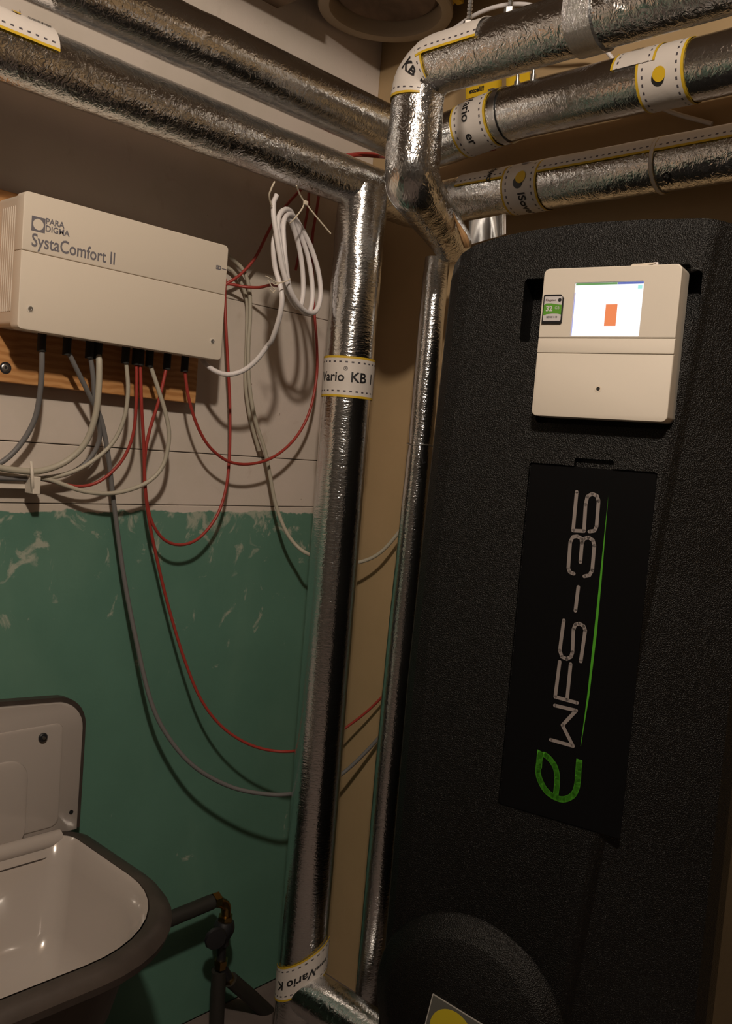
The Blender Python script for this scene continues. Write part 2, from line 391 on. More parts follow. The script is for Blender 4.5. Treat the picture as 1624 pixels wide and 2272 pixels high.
def screw_bm(bm, c, n, r, h=0.0015):
    """pan head with a cross slot cut as a darker dimple ring"""
    c = Vector(c); n = Vector(n).normalized(); a = n.orthogonal().normalized(); b = n.cross(a)
    prof = [(r, 0), (r, h * 0.5), (r * 0.8, h), (r * 0.38, h), (r * 0.3, h * 0.3), (0.0001, h * 0.2)]; rings = []
    for rr, hh in prof: rings.append([bm.verts.new(c + (a * math.cos(2 * PI * k / 14) + b * math.sin(2 * PI * k / 14)) * rr + n * hh) for k in range(14)])
    for q, s_ in zip(rings, rings[1:]):
        for k in range(14): bm.faces.new((q[k], q[(k + 1) % 14], s_[(k + 1) % 14], s_[k]))
    bm.faces.new(rings[0][::-1]); bmesh.ops.recalc_face_normals(bm, faces=bm.faces[:]); return bm

# ================================================================= SETTING
X0, Y0 = -1.35, -1.45
wl = obj('wall_left', B(X0, XW + 0.1, YW + 0.012, YW + 0.10, ZF - 0.05, ZC + 0.05), WALL_L, smooth=False, kind='structure')
for z0, z1, M in ((ZF, -0.1085, WALL_G), (-0.1075, -0.0262, WALL_L), (-0.0250, 0.2210, WALL_L), (0.2218, ZC, WALL_L)):
    y = 1.1715 if M is WALL_G else YW + (0.0006 if z0 < -0.1 else 0)
    obj('plank', B(X0, XW, y, YW + 0.0122, z0, z1, bevel=0.0012), M, wl, smooth=False)
wr = obj('wall_right', B(XW, XW + 0.1, Y0, YW + 0.012, ZF - 0.05, ZC + 0.05), WALL_R, smooth=False, kind='structure')
obj('wall_back', B(X0 - 0.1, X0, Y0, YW + 0.1, ZF - 0.05, ZC + 0.05), WALL_B, smooth=False, kind='structure')
obj('wall_front', B(X0 - 0.1, XW + 0.1, Y0 - 0.1, Y0, ZF - 0.05, ZC + 0.05), WALL_B, smooth=False, kind='structure')
obj('floor', B(X0, XW, Y0, YW, ZF - 0.1, ZF), FLOOR, smooth=False, kind='structure')
obj('ceiling', B(X0, XW, Y0, YW, ZC, ZC + 0.1), CEIL, smooth=False, kind='structure')
_t = B(X0, XW, 0.55, YW, 0.76, ZC); box(_t, 0.57, XW, Y0, 0.55, 0.76, ZC)
obj('shadow_beam', B(X0, 0.95, 1.05, YW, 0.688, 0.76), CEIL, smooth=False, kind='structure', label='dark beam added to shade the top of the left wall')  # added beam, set close in to cast a crisp shadow band on the wall
obj('trim_1', _t, CEIL, smooth=False, kind='structure', label='dark lowered ceiling strip along both walls')

# ---- bulb hanging above and behind the lens
t = thing('ceiling_lamp', 'bare bulb hanging on a short flex from the cellar ceiling', 'lamp', LAMP + Vector((0, 0, -0.03)))
obj('flex', tube(Pipe([LAMP + Vector((0, 0, 0.07)), LAMP + Vector((0, 0, ZC - LAMP.z))], 0.003), 8), RUBBER, t)
obj('socket', tube(Pipe([LAMP + Vector((0, 0, 0.036)), LAMP + Vector((0, 0, 0.055)), LAMP + Vector((0, 0, 0.075))], lambda u: 0.018 - u * 0.15), 16), RUBBER, t)
ld = bpy.data.lights.new('bulb', 'POINT'); ld.energy = LAMP_W; ld.color = LAMP_COL; ld.shadow_soft_size = 0.034
lo = bpy.data.objects.new('bulb', ld); COL.objects.link(lo); lo.parent = t; lo.location = (0, 0, 0.03)

# ================================================================= FOIL PIPES
def amp_fn(a, spots=()):
    return lambda u: a * (0.55 + 0.45 * math.sin(u * 23) * math.sin(u * 7.3)) + sum(k * math.exp(-((u - c) / w_) ** 2) for c, w_, k in spots)
# lower pipe along the left wall, turning the corner and running on along the right wall
P1 = Pipe(resample(fillet([(-0.55, 0.985, 0.394), (1.120, 0.985, 0.394), (1.132, 0.90, 0.402), (1.132, -0.75, 0.409)], [0.03, 0.02]), 0.0055), 0.0342)
tA = thing('insulated_pipe', 'lowest of the foil-wrapped pipes, its right run just above the black station', 'pipe', (0.4, 0.985, 0.355), 'foil-wrapped heating pipes')
tA['group'] = 'foil-wrapped heating pipes'
u_a = P1.near((0.78, 0.985, 0.394)); u_b = P1.near((0.62, 0.985, 0.394))
obj('foil_sleeve', tube(P1, 40, amp_fn(0.0005, ((u_a, 0.06, 0.0009), (u_b, 0.10, 0.0004)))), FOIL_H, tA)
# upper pipe, parallel to it
P2 = Pipe(resample(fillet([(-0.55, 0.953, 0.4725), (1.084, 0.953, 0.474), (1.084, 0.80, 0.496), (1.084, -0.75, 0.496)], [0.05, 0.05]), 0.006), lambda u: 0.0350 if u < 1.58 else 0.0368)
tB = thing('insulated_pipe', 'middle foil-wrapped pipe passing behind the short upright bend', 'pipe', (0.4, 0.953, 0.437), 'foil-wrapped heating pipes')
obj('foil_sleeve', tube(P2, 40, amp_fn(0.0004, ((P2.near((0.648, 0.953, 0.473)), 0.03, 0.0016),))), FOIL_M, tB)
# top right pipe, its short upright bend, the slanting end and the thin pipe down behind the station
P3pts = fillet([(0.884, -0.75, 0.488), (0.883, 0.794, 0.485), (0.882, 0.794, 0.346), onX(1012, 552, 1.058)], [0.040, 0.020], 8)
P3raw = resample(P3pts, 0.0055)
_tmp = Pipe(P3raw, 0.037)
uc = _tmp.near((0.882, 0.794, 0.38)); ud = _tmp.near((0.97, 0.845, 0.32)); ue = _tmp.cum[-1]
def r3(u):
    if u < uc - 0.06: return 0.0334
    if u < uc: return 0.0334 + 0.0020 * (u - uc + 0.06) / 0.06
    k = min(1, max(0, (u - uc - 0.04) / (ue - uc - 0.04))); return 0.0354 * (1 - k) + 0.0275 * k - 0.008 * max(0, (u - ue + 0.012) / 0.012)
P3 = Pipe(P3raw, r3)
tC = thing('insulated_pipe', 'topmost foil-wrapped pipe at right with a short upright bend and slanting end', 'pipe', (0.883, 0.79, 0.30), 'foil-wrapped heating pipes')
obj('foil_sleeve', tube(P3, 40, amp_fn(0.0006, ((uc, 0.08, 0.0010), (ud, 0.05, 0.0010)))), FOIL_H, tC)
# tall upright pipe
A_TOP = Vector((0.982, 0.978, 0.388))
PA = Pipe(resample([A_TOP, Vector((0.982, 0.978, ZF + 0.002))], 0.006), 0.0374, ref=(1, 0, 0))
tD = thing('insulated_pipe', 'tall thick upright foil-wrapped pipe with a white tape band in mid height', 'pipe', (0.982, 0.978, ZF), 'foil-wrapped heating pipes')
obj('foil_sleeve', tube(PA, 44, lambda u: 0.0017 * math.exp(-u * 5.5) + 0.00028), FOIL_S, tD)
PD = Pipe(resample([Vector((0.982, 0.978, -0.856)), Vector((0.982, 0.30, -0.856))], 0.006), 0.036)
obj('branch_sleeve', tube(PD, 36, amp_fn(0.0009)), FOIL_M, tD, label='foil-wrapped branch at the foot running under the station')
# thin pipe
PBp = Pipe(resample([Vector((1.080, 0.905, 0.300)), Vector((1.080, 0.907, 0.02)), Vector((1.080, 0.915, -0.5)), Vector((1.080, 0.917, ZF + 0.002))], 0.008), lambda u: 0.0195 + 0.0035 * min(1, max(0, (u - 0.28) / 0.3)), ref=(1, 0, 0))
tE = thing('insulated_pipe', 'thin upright foil-wrapped pipe hugging the left side of the black station', 'pipe', (1.08, 0.917, ZF), 'foil-wrapped heating pipes')
obj('foil_sleeve', tube(PBp, 28, lambda u: 0.0005 + 0.0018 * math.exp(-((u - 0.285) / 0.012) ** 2) + 0.0016 * math.exp(-((u - 0.0) / 0.03) ** 2)), FOIL_S, tE)
uw = 0.285; wp = [PBp.surf(uw + 0.001 * math.sin(k), 2 * PI * k / 16, 0.0012) for k in range(17)]
obj('binding_wire', tube(Pipe(catmull(wp, 0.004), 0.0009), 6), STEEL, tE)
_q = onX(933, 998, 1.046); _q2 = onX(939, 1028, 1.044)
obj('wire_twist', tube(Pipe(catmull([PBp.surf(uw, PBp.theta(uw, -CF), 0.001), _q.lerp(_q2, 0.5), _q2, _q2 + Vector((0.0, -0.004, 0.002))], 0.003), 0.0012), 6), RUBBER, tE)
# foil strips hanging under the bend
bm = bmesh.new()
for px in ((1052, 505, 1060, 535), (1070, 505, 1080, 531), (1090, 500, 1104, 525), (1105, 498, 1121, 519)):
    pass
g = [[onX(x, y, 1.10 + 0.004 * math.sin(i * 1.7)) for y in (y0, y1)] for i, (x, y0, y1) in enumerate(((1040, 490, 544), (1062, 486, 537), (1085, 482, 530), (1105, 478, 525), (1122, 474, 519)))]
vv = [[bm.verts.new(p) for p in r] for r in g]
for a, b in zip(vv, vv[1:]): bm.faces.new((a[0], b[0], b[1], a[1]))
ex = bmesh.ops.extrude_face_region(bm, geom=bm.faces[:]); bmesh.ops.translate(bm, verts=[v for v in ex['geom'] if isinstance(v, bmesh.types.BMVert)], vec=(0.0006, 0, 0))
bmesh.ops.recalc_face_normals(bm, faces=bm.faces[:])
obj('foil_flap', bm, FOIL_S, tA, label='loose strip of foil hanging below the pipe')
obj('tape_end', tube(Pipe(catmull([onX(975, 415, 0.93), onX(995, 455, 0.955), onX(1017, 500, 0.985), onX(1031, 530, 1.0), onX(1036, 546, 1.01)], 0.004), lambda u: 0.0035 + 0.0015 * math.sin(u * 90)), 8, lambda u: 0.0012), COPPER, tC, label='strip of brown adhesive tape')

# ---- printed tapes on the pipes
RT, DN = CR, CD
def ring_tape(pipe, parent, u, wd, c_dir, span, shear=0.0, name='printed_tape', off=0.0012):
    th = pipe.theta(u, c_dir)
    return th, obj(name, patch(pipe, u - wd / 2, u + wd / 2, th - span / 2, th + span / 2, off, 't', shear=shear), TAPE, parent, smooth=True)
uA = PA.near(onX(771, 844, 0.982)); th, _ = ring_tape(PA, tD, uA, 0.0605, -CF, 2 * PI - 0.02)
text_pipe('tape_lettering', 'Vario', 0.0195, PA, uA + 0.001, th, RT, UP, BLACKINK, tD, bold=0.0003, xo=-0.0255)
text_pipe('tape_lettering', '\u00ae', 0.0085, PA, uA - 0.0115, th, RT, UP, BLACKINK, tD, xo=-0.0035)
text_pipe('tape_lettering', 'KB 1', 0.0205, PA, uA + 0.001, th, RT, UP, BLACKINK, tD, bold=0.0004, xo=0.0245)
# slanting tape round the foot of the upright pipe
uF = PA.near(onX(678, 2147, 0.982)); th, _ = ring_tape(PA, tD, uF, 0.056, -CF, 2.9, shear=0.026 * (1 if PA.surf(1, PA.theta(1, -CF) + 0.1).dot(CR) < PA.surf(1, PA.theta(1, -CF)).dot(CR) else -1), off=0.0024)
sk = -0.026
text_pipe('tape_lettering', 'Vario K', 0.019, PA, uF + 0.001, th, -RT, -UP, BLACKINK, tD, bold=0.0004, off=0.0034, xo=0.008, skew=-sk)
text_pipe('tape_lettering', 'isover', 0.010, PA, uF + 0.001, th, -RT, -UP, BLACKINK, tD, bold=0.0002, off=0.0034, xo=-0.031, skew=-sk)
# ring tape on the lower right run, with the printed sun
u1 = P1.near(onX(1178, 410, 1.132)); th, _ = ring_tape(P1, tA, u1, 0.0605, -CF, 2 * PI - 0.02)
text_pipe('tape_lettering', 'ISover', 0.017, P1, u1 + 0.004, P1.theta(u1, -CF), -UP, -Vector((0, 1, 0)), BLACKINK, tA, bold=0.0004, xo=0.040)
thc = P1.theta(u1, -CF); sgn = 1 if (P1.surf(u1, thc + 0.1) - P1.surf(u1, thc)).z < 0 else -1
def disc_on(pipe, u, th, r, off, n=18):
    bm = bmesh.new(); bm.faces.new([bm.verts.new(pipe.surf(u + r * math.sin(2 * PI * k / n), th + r * math.cos(2 * PI * k / n) / pipe.r(u), off)) for k in range(n)]); return bm
obj('printed_moon', disc_on(P1, u1 + 0.0005, thc + sgn * 0.13, 0.0085, 0.0020), BLACKINK, tA)
obj('printed_sun', disc_on(P1, u1 + 0.0045, thc - sgn * 0.06, 0.0085, 0.0026), YELLOW, tA)
obj('printed_roundel', disc_on(P1, u1 + 0.002, thc - sgn * 0.98, 0.009, 0.0019), INK, tA)
# lengthwise tapes on top of the same run (angle measured from the side facing the lens, upwards)
def up_theta(pipe, u, ang):
    th = pipe.theta(u, -pipe.at(u)[0]); sg = 1 if pipe.surf(u, th + 0.2).z > pipe.surf(u, th).z else -1; return th + sg * ang
def ang_tape(pipe, parent, ua, ub, ang, width, off=0.0012):
    th = up_theta(pipe, (ua + ub) / 2, ang); dt = width / pipe.r(ua) / 2
    return obj('printed_tape', patch(pipe, ua, ub, th - dt, th + dt, off, 'u', nt=16), TAPE, parent)
ang_tape(P1, tA, u1 + 0.0305, P1.cum[-1] - 0.1, 1.39, 0.056)
ang_tape(P1, tA, P1.near((1.132, 0.90, 0.405)), u1 - 0.0305, 1.42, 0.056)
text_pipe('tape_lettering', 'ovip', 0.016, P1, u1 - 0.055, up_theta(P1, u1 - 0.055, 0.95), UP, Vector((0, 1, 0)), BLACKINK, tA, bold=0.0003, off=0.0024)
uj = P1.near(onX(1472, 360, 1.132)); th = P1.theta(uj, -CF)
obj('joint_band', patch(P1, uj - 0.003, uj + 0.003, th - 2.4, th + 2.4, 0.0016, 't', nu=4), TAPE, tA)
text_pipe('tape_lettering', 'dI', 0.017, P1, uj + 0.013, P1.theta(uj, -CF + UP * 1.1), UP, Vector((0, 1, 0)), BLACKINK, tA, bold=0.0003, off=0.0014)
text_pipe('tape_lettering', 'SO', 0.014, P1, uj + 0.020, P1.theta(uj, -CF - UP * 0.9), UP, Vector((0, 1, 0)), BLACKINK, tA, bold=0.0002, off=0.0016)
# tape at the upper left on the lower pipe
uL = P1.near(onY(98, 88, 0.985)); ang_tape(P1, tA, 0.02, uL, 1.22, 0.052, 0.0026)
text_pipe('tape_lettering', 'iSover', 0.011, P1, uL - 0.016, up_theta(P1, uL, 1.42), Vector((1, 0, 0)), UP, BLACKINK, tA, bold=0.0004, off=0.0040)
obj('printed_sun', disc_on(P1, uL - 0.042, up_theta(P1, uL, 1.42), 0.005, 0.0040), YELLOW, tA)
# middle right run
u2 = P2.near(onX(1068, 265, 1.084)); th, _ = ring_tape(P2, tB, u2, 0.062, -CF, 2 * PI - 0.02)
text_pipe('tape_lettering', 'Vario', 0.020, P2, u2 - 0.002, P2.theta(u2, -CF), -UP, -Vector((0, 1, 0)), BLACKINK, tB, bold=0.0004, xo=-0.016)
text_pipe('tape_lettering', 'er', 0.020, P2, u2 - 0.002, P2.theta(u2, -CF), -UP, -Vector((0, 1, 0)), BLACKINK, tB, bold=0.0004, xo=0.030)
text_pipe('tape_lettering', 're', 0.020, P2, u2 + 0.042, P2.theta(u2, -CF + UP * 1.1), -UP, -Vector((0, 1, 0)), BLACKINK, tB, bold=0.0004, off=0.0022)
u2b = P2.near(onX(1490, 175, 1.084)); th, _ = ring_tape(P2, tB, u2b, 0.062, -CF, 2 * PI - 0.02)
th, _ = ring_tape(P2, tB, u2b - 0.036, 0.060, -CF + UP * 1.7, 2.0, off=0.0022)
text_pipe('tape_lettering', '1', 0.022, P2, u2b - 0.040, P2.theta(u2b, -CF + UP * 1.1), -UP, -Vector((0, 1, 0)), BLACKINK, tB, bold=0.0008, off=0.0034)
thc = P2.theta(u2b, -CF); sgn = 1 if (P2.surf(u2b, thc + 0.1) - P2.surf(u2b, thc)).z < 0 else -1
obj('printed_moon', disc_on(P2, u2b - 0.001, thc + sgn * 0.50, 0.0085, 0.0020), BLACKINK, tB)
obj('printed_sun', disc_on(P2, u2b + 0.001, thc + sgn * 0.38, 0.0085, 0.0026), YELLOW, tB)
# top bend with KB 1
uK = P3.near((0.883, 0.785, 0.485)); dK = (-CF * 0.75 - CR * 1.1 + UP * 0.15)
def patch_on(pipe, parent, ua, ub, d, back, fwd, **k):
    th = pipe.theta((ua + ub) / 2, d); return obj('printed_tape', patch(pipe, ua, ub, th - back, th + fwd, 0.0016, 't', nt=24), TAPE, parent)
patch_on(P3, tC, P3.near((0.883, 0.762, 0.485)), P3.near((0.882, 0.794, 0.446)), dK, 1.0, 1.0)
text_pipe('tape_lettering', 'KB 1', 0.019, P3, P3.near((0.883, 0.780, 0.485)) + 0.006, P3.theta(uK + 0.006, -CF * 1.0 - CR * 0.12 + UP * 0.15), (CR * 0.45 + CD), CR, BLACKINK, tC, bold=0.0005, off=0.0030)
ang_tape(P3, tC, P3.near((0.883, 0.68, 0.485)), P3.near((0.883, 0.775, 0.485)), 1.33, 0.052, 0.0022)
# foil joint collar on the top pipe and its bright flap
uJ = P3.near(onX(1318, 30, 0.883)); th = P3.theta(uJ, -CF)
obj('foil_collar', patch(P3, uJ - 0.016, uJ + 0.016, th - 2.6, th + 2.6, 0.0026, 't'), FOIL_H, tC)
bm = bmesh.new(); q = [onX(1336, 0, 0.848), onX(1352, 0, 0.843), onX(1365, 24, 0.846), onX(1348, 14, 0.853)]
bm.faces.new([bm.verts.new(p) for p in q]); ex = bmesh.ops.extrude_face_region(bm, geom=bm.faces[:]); bmesh.ops.translate(bm, verts=[v for v in ex['geom'] if isinstance(v, bmesh.types.BMVert)], vec=(0.002, 0, 0.0005)); bmesh.ops.recalc_face_normals(bm, faces=bm.faces[:])
obj('foil_flap', bm, FOIL_S, tC)

# ---- pipe hangers: threaded rods with nuts above the top pipe
for i, (px, py, lab) in enumerate(((1040, 50, 'left threaded steel hanger rod above the topmost pipe'), (1131, 22, 'right threaded steel hanger rod above the topmost pipe'))):
    p = onX(px, py, 0.883); p.z = 0.518; tr = thing('hanger_rod', lab, 'rod', p, 'hanger rods')
    pr = Pipe(resample([p, Vector((p.x, p.y, 0.76))], 0.0015), 0.003)
    pr.r = lambda u: 0.0030 + 0.0005 * math.sin(u * 2 * PI / 0.0045)
    obj('rod', tube(pr, 8), STEEL, tr)
    obj('nut', prism(bmesh.new(), circ(p.x, p.y, 0.0068, 6), lambda a, d, b: Vector((a, b, d)), 0.520, 0.527, 0.0008), STEEL, tr, smooth=False)
# ---- clamp with yellow label sitting on the middle run
tK = thing('pipe_clamp', 'steel pipe clamp with a yellow label on top of the middle pipe', 'clamp', onX(1110, 185, 1.085))
uC = P2.near(onX(1150, 200, 1.084)); XL = 1.095
for q in (((1033, 196), (1112, 176), (1112, 200), (1033, 220)), ((1123, 174), (1150, 166), (1174, 160), (1176, 190), (1123, 200))):
    bm = bmesh.new(); v_ = [bm.verts.new(onX(a_, b_, XL)) for a_, b_ in q]; bm.faces.new(v_); ex = bmesh.ops.extrude_face_region(bm, geom=bm.faces[:])
    bmesh.ops.translate(bm, verts=[v for v in ex['geom'] if isinstance(v, bmesh.types.BMVert)], vec=(0.002, 0, 0)); bmesh.ops.recalc_face_normals(bm, faces=bm.faces[:])
    obj('label_strip', bm, YELLOW, tK, smooth=False)
o_ = onX(1041, 203, XL - 0.0004); dy = (onX(1080, 193, XL - 0.0004) - o_).normalized(); dz_ = Vector((1, 0, 0)).cross(dy); dz_ = dz_ if dz_.z > 0 else -dz_
text_plane('label_lettering', 'excell!!', 0.0095, lambda x, d, y: o_ + dy * x + dz_ * (y - 0.0005), 0, BLACKINK, tK, bold=0.0004)
obj('band', patch(P2, uC - 0.022, uC - 0.012, -PI, PI, 0.0024, 't'), STEEL, tK)
obj('saddle', B(XL - 0.03, XL + 0.002, onX(1118, 190, XL).y - 0.006, onX(1118, 190, XL).y + 0.006, 0.500, 0.530, bevel=0.001), STEEL, tK, smooth=False)
for px, py in ((1148, 176), (1184, 160)):
    c = onX(px, py, 1.062); obj('screw', tube(Pipe([c + Vector((0, 0, -0.022)), c + Vector((0, 0, -0.003)), c + Vector((0, 0, -0.0029)), c + Vector((0, 0, 0.006))], lambda u: 0.0042 if u < 0.0191 else 0.0024), 10), STEEL, tK)

def lathe(prof, c, n, a, b, seg=48, bm=None):
    bm = bm or bmesh.new(); R = [[bm.verts.new(c + (a * math.cos(2 * PI * k / seg) + b * math.sin(2 * PI * k / seg)) * r + n * h) for k in range(seg)] for r, h in prof]
    for q, s_ in zip(R, R[1:]):
        for k in range(seg): bm.faces.new((q[k], q[(k + 1) % seg], s_[(k + 1) % seg], s_[k]))
    bm.faces.new(R[0]); bm.faces.new(R[-1]); bmesh.ops.recalc_face_normals(bm, faces=bm.faces[:]); return bm
# ---- round vent pipe coming down in the ceiling corner
vc = Vector((1.074, 1.051, 0.700)); vx, vy = Vector((1, 0, 0)), Vector((0, 1, 0))
tV = thing('vent_pipe', 'round cream-rimmed vent pipe ending in the ceiling corner above the pipes', 'vent pipe', vc)
obj('pipe_end', lathe([(0.1075, 0.06), (0.1075, 0.006), (0.1085, 0.003), (0.107, 0.0), (0.098, -0.001), (0.0905, 0.002), (0.088, 0.008), (0.087, 0.035), (0.087, 0.0601)], vc, UP, vx, vy, 64), VESSEL, tV)
obj('inner_lining', lathe([(0.0868, 0.0585), (0.0868, 0.028), (0.078, 0.022), (0.060, 0.026), (0.030, 0.034), (0.001, 0.036)], vc, UP, vx, vy, 48), BROWNF, tV)
for k, (qx, qy) in enumerate(((992, 4), (1012, 2))):
    c = onZ(qx, qy, 0.715); obj('sticker', B(c.x - 0.012, c.x + 0.012, c.y - 0.006, c.y + 0.006, 0.7145, 0.7255, bevel=0.0005), YELLOW, tV, smooth=False, label='small yellow sticker')

# ================================================================= WOODEN BOARD AND REGULATOR BOX ON THE LEFT WALL
tW = thing('mounting_board', 'orange pine board screwed to the left wall behind the heating regulator', 'board', (0.5, 1.157, 0.05))
obj('plank', B(0.12, 0.826, 1.145, YW, 0.050, 0.168, bevel=0.001), WOOD, tW, smooth=False)
obj('plank', B(0.12, 0.81, 1.1455, YW, 0.1685, 0.288, bevel=0.001), WOOD, tW, smooth=False)
c = onY(12, 816, 1.145); _b = screw_bm(bmesh.new(), c, (0, -1, 0), 0.0055); obj('screw', _b, STEEL, tW)
_s = obj('washer', prism(bmesh.new(), circ(c.x, c.z, 0.0075, 20), lambda a, d, b: Vector((a, 1.145 - d, b)), 0, 0.0008), RUBBER, tW)

bx0, bx1, bz0, bz1, YF, YB = 0.508, 0.815, 0.113, 0.277, 1.075, 1.145
tR = thing('heating_regulator', 'cream plastic wall box with printed lettering, cables coming out underneath', 'regulator', (0.66, 1.11, 0.113))
FB = lambda a, d, b: Vector((a, YB - d, b))
obj('housing', prism(bmesh.new(), rrect(bx0 + 0.0015, bx1 - 0.0015, bz0 + 0.004, bz1 - 0.0015, 0.006), FB, 0, 0.052), PLASTIC, tR)
zs = 0.2070
def cover(z0, z1, ra, rb):
    bm = bmesh.new(); poly = []
    n = 5
    for cx, cz, a0, r in ((bx1, z1, 0, ra), (bx0, z1, 90, ra), (bx0, z0, 180, rb), (bx1, z0, 270, rb)):
        sx = -1 if cx == bx1 else 1; sz = -1 if cz == z1 else 1
        for i in range(n + 1):
            a = math.radians(a0 + 90 * i / n); poly.append((cx + sx * r + r * math.cos(a), cz + sz * r + r * math.sin(a)))
    return prism(bm, poly, FB, 0.0515, 0.070, 0.0012)
obj('upper_cover', cover(zs + 0.0003, bz1, 0.006, 0.0008), PLASTIC, tR)
obj('lower_cover', cover(bz0, zs - 0.0003, 0.0008, 0.006), PLASTIC, tR)
for i in range(9):
    y = 1.088 + i * 0.0055; obj('vent_rib', B(bx0 + 0.0008, bx0 + 0.002, y, y + 0.0022, 0.135, 0.262), PLASTIC2, tR, smooth=False)
FF = lambda a, d, b: Vector((a, YF - d, b))
e = 0.0003
# logo: square with a round opening
qc = onY(85, 498, YF); hs = 0.0088; bm = bmesh.new(); n = 24; inn = []; out = []
for k in range(n):
    a = 2 * PI * k / n + PI / 4; ca, sa = math.cos(a), math.sin(a); m_ = max(abs(ca), abs(sa))
    inn.append(bm.verts.new(FF(qc.x + ca * 0.0068, e, qc.z + sa * 0.0068))); out.append(bm.verts.new(FF(qc.x + ca / m_ * hs, e, qc.z + sa / m_ * hs)))
for k in range(n): bm.faces.new((inn[k], inn[(k + 1) % n], out[(k + 1) % n], out[k]))
obj('logo', bm, INK, tR, smooth=False)
q = onY(99, 498, YF); text_plane('logo_lettering', 'PARA', 0.0100, lambda x, d, y: FF(q.x + 0.001 + x, d, q.z + 0.0042 + y), e, INK, tR, bold=0.00025)
text_plane('logo_lettering', 'DIGMA', 0.0100, lambda x, d, y: FF(q.x + 0.001 + x, d, q.z - 0.0044 + y), e, INK, tR, bold=0.00025)
q3 = onY(69, 540, YF); q4 = onY(248, 573, YF)
o = text_plane('front_lettering', 'SystaComfort II', 0.0220, lambda x, d, y: FF(q3.x + x, d, 0.2205 + y), e, INK, tR, bold=0.00030, sx=0.82)
qs = onY(488, 595, YF); text_plane('card_symbol', 'SD', 0.0075, lambda x, d, y: FF(qs.x - 0.007 + x, d, qs.z + y), e, INK, tR, bold=0.0005)
_b = bmesh.new(); stroke(_b, [(qs.x + 0.004, qs.z), (qs.x + 0.0105, qs.z)], 0.0012, FF, e); obj('card_arrow', _b, INK, tR, smooth=False)
for px, py in ((67, 685), (471, 757)):
    c = onY(px, py, YF); obj('screw_recess', prism(bmesh.new(), circ(c.x, c.z, 0.0048, 20), FF, -0.001, 0.0004), PLASTIC2, tR)
    obj('screw', screw_bm(bmesh.new(), c + Vector((0, -0.0004, 0)), (0, -1, 0), 0.0032), STEEL, tR)
gx = [onY(px, py, 1.110).x for px, py in ((94, 735), (150, 745), (200, 755), (219, 757), (280, 768), (303, 773), (312, 775), (333, 779), (372, 787), (411, 793))]
for x in gx:
    obj('cable_gland', tube(Pipe([Vector((x, 1.110, 0.118)), Vector((x, 1.110, 0.092))], 0.0055), 10), DARK, tR)

# ================================================================= CABLES
G1 = 'grey cables under the regulator'; G2 = 'red cables on the left wall'
def PY(l): return [onY(a, b, c) for a, b, c in l]
def gl(i, z=0.100): return Vector((gx[i], 1.110, z))
cable('signal_cable', 'dark grey cable from the left end of the regulator, curving to the picture edge', [gl(0)] + PY([(93, 800, 1.11), (90, 860, 1.118), (77, 930, 1.13), (42, 990, 1.14), (-5, 1030, 1.145), (-80, 1050, 1.148)]), 0.0036, C_GREY, G1)
cable('signal_cable', 'long grey cable hanging over the green paint to behind the upright pipe', [gl(1)] + PY([(163, 805, 1.11), (200, 880, 1.118), (224, 930, 1.125), (240, 1010, 1.132), (253, 1120, 1.140), (275, 1280, 1.143), (302, 1420, 1.135), (333, 1550, 1.125), (370, 1630, 1.115), (430, 1700, 1.100), (510, 1745, 1.085), (590, 1762, 1.065), (650, 1761, 1.055)]) + [onX(705, 1748, 1.10), onX(760, 1716, 1.140), onX(810, 1670, 1.165), onX(850, 1625, 1.18), onX(900, 1560, 1.188)], 0.0034, C_GREY, G1)
cable('signal_cable', 'dark grey cable curving left behind the thick pale one to the trunking', [gl(2)] + PY([(206, 830, 1.112), (212, 910, 1.122), (222, 965, 1.132), (205, 1010, 1.140), (165, 1045, 1.146), (105, 1060, 1.146), (40, 1062, 1.148), (-60, 1058, 1.148)]), 0.0033, C_GREY, G1)
cable('signal_cable', 'thick pale grey cable bending left above the end of the white trunking', [gl(3)] + PY([(220, 800, 1.105), (219, 860, 1.105), (211, 925, 1.110), (188, 985, 1.120), (145, 1025, 1.130), (90, 1045, 1.135), (40, 1044, 1.138), (-10, 1036, 1.140), (-80, 1020, 1.14)]), 0.0043, C_LIGHT, G1)
cable('signal_cable', 'thin pale cable from the middle of the box swinging left to the white trunking', [gl(4)] + PY([(281, 815, 1.11), (284, 870, 1.112), (275, 930, 1.118), (248, 985, 1.126), (195, 1030, 1.135), (140, 1054, 1.142), (80, 1062, 1.147), (10, 1060, 1.15), (-60, 1060, 1.15)]), 0.0029, C_LIGHT, G1)
cable('signal_cable', 'pale cable making the widest loop below the box and returning left under the others', [gl(7)] + PY([(335, 815, 1.11), (350, 860, 1.108), (368, 920, 1.108), (375, 970, 1.110), (363, 1030, 1.115), (333, 1066, 1.120), (290, 1086, 1.125), (240, 1095, 1.130), (185, 1090, 1.135), (140, 1075, 1.14), (100, 1062, 1.145), (40, 1060, 1.15), (-40, 1062, 1.15)]), 0.0031, C_LIGHT, G1)
cable('sensor_wire', 'short red wire curving from the box back to the trunking on the left', [gl(5)] + PY([(303, 830, 1.11), (302, 900, 1.112), (295, 965, 1.118), (275, 1015, 1.125), (245, 1050, 1.132), (210, 1073, 1.138), (170, 1079, 1.142), (120, 1070, 1.146), (85, 1063, 1.15), (20, 1062, 1.152)]), 0.0023, C_RED, G2)
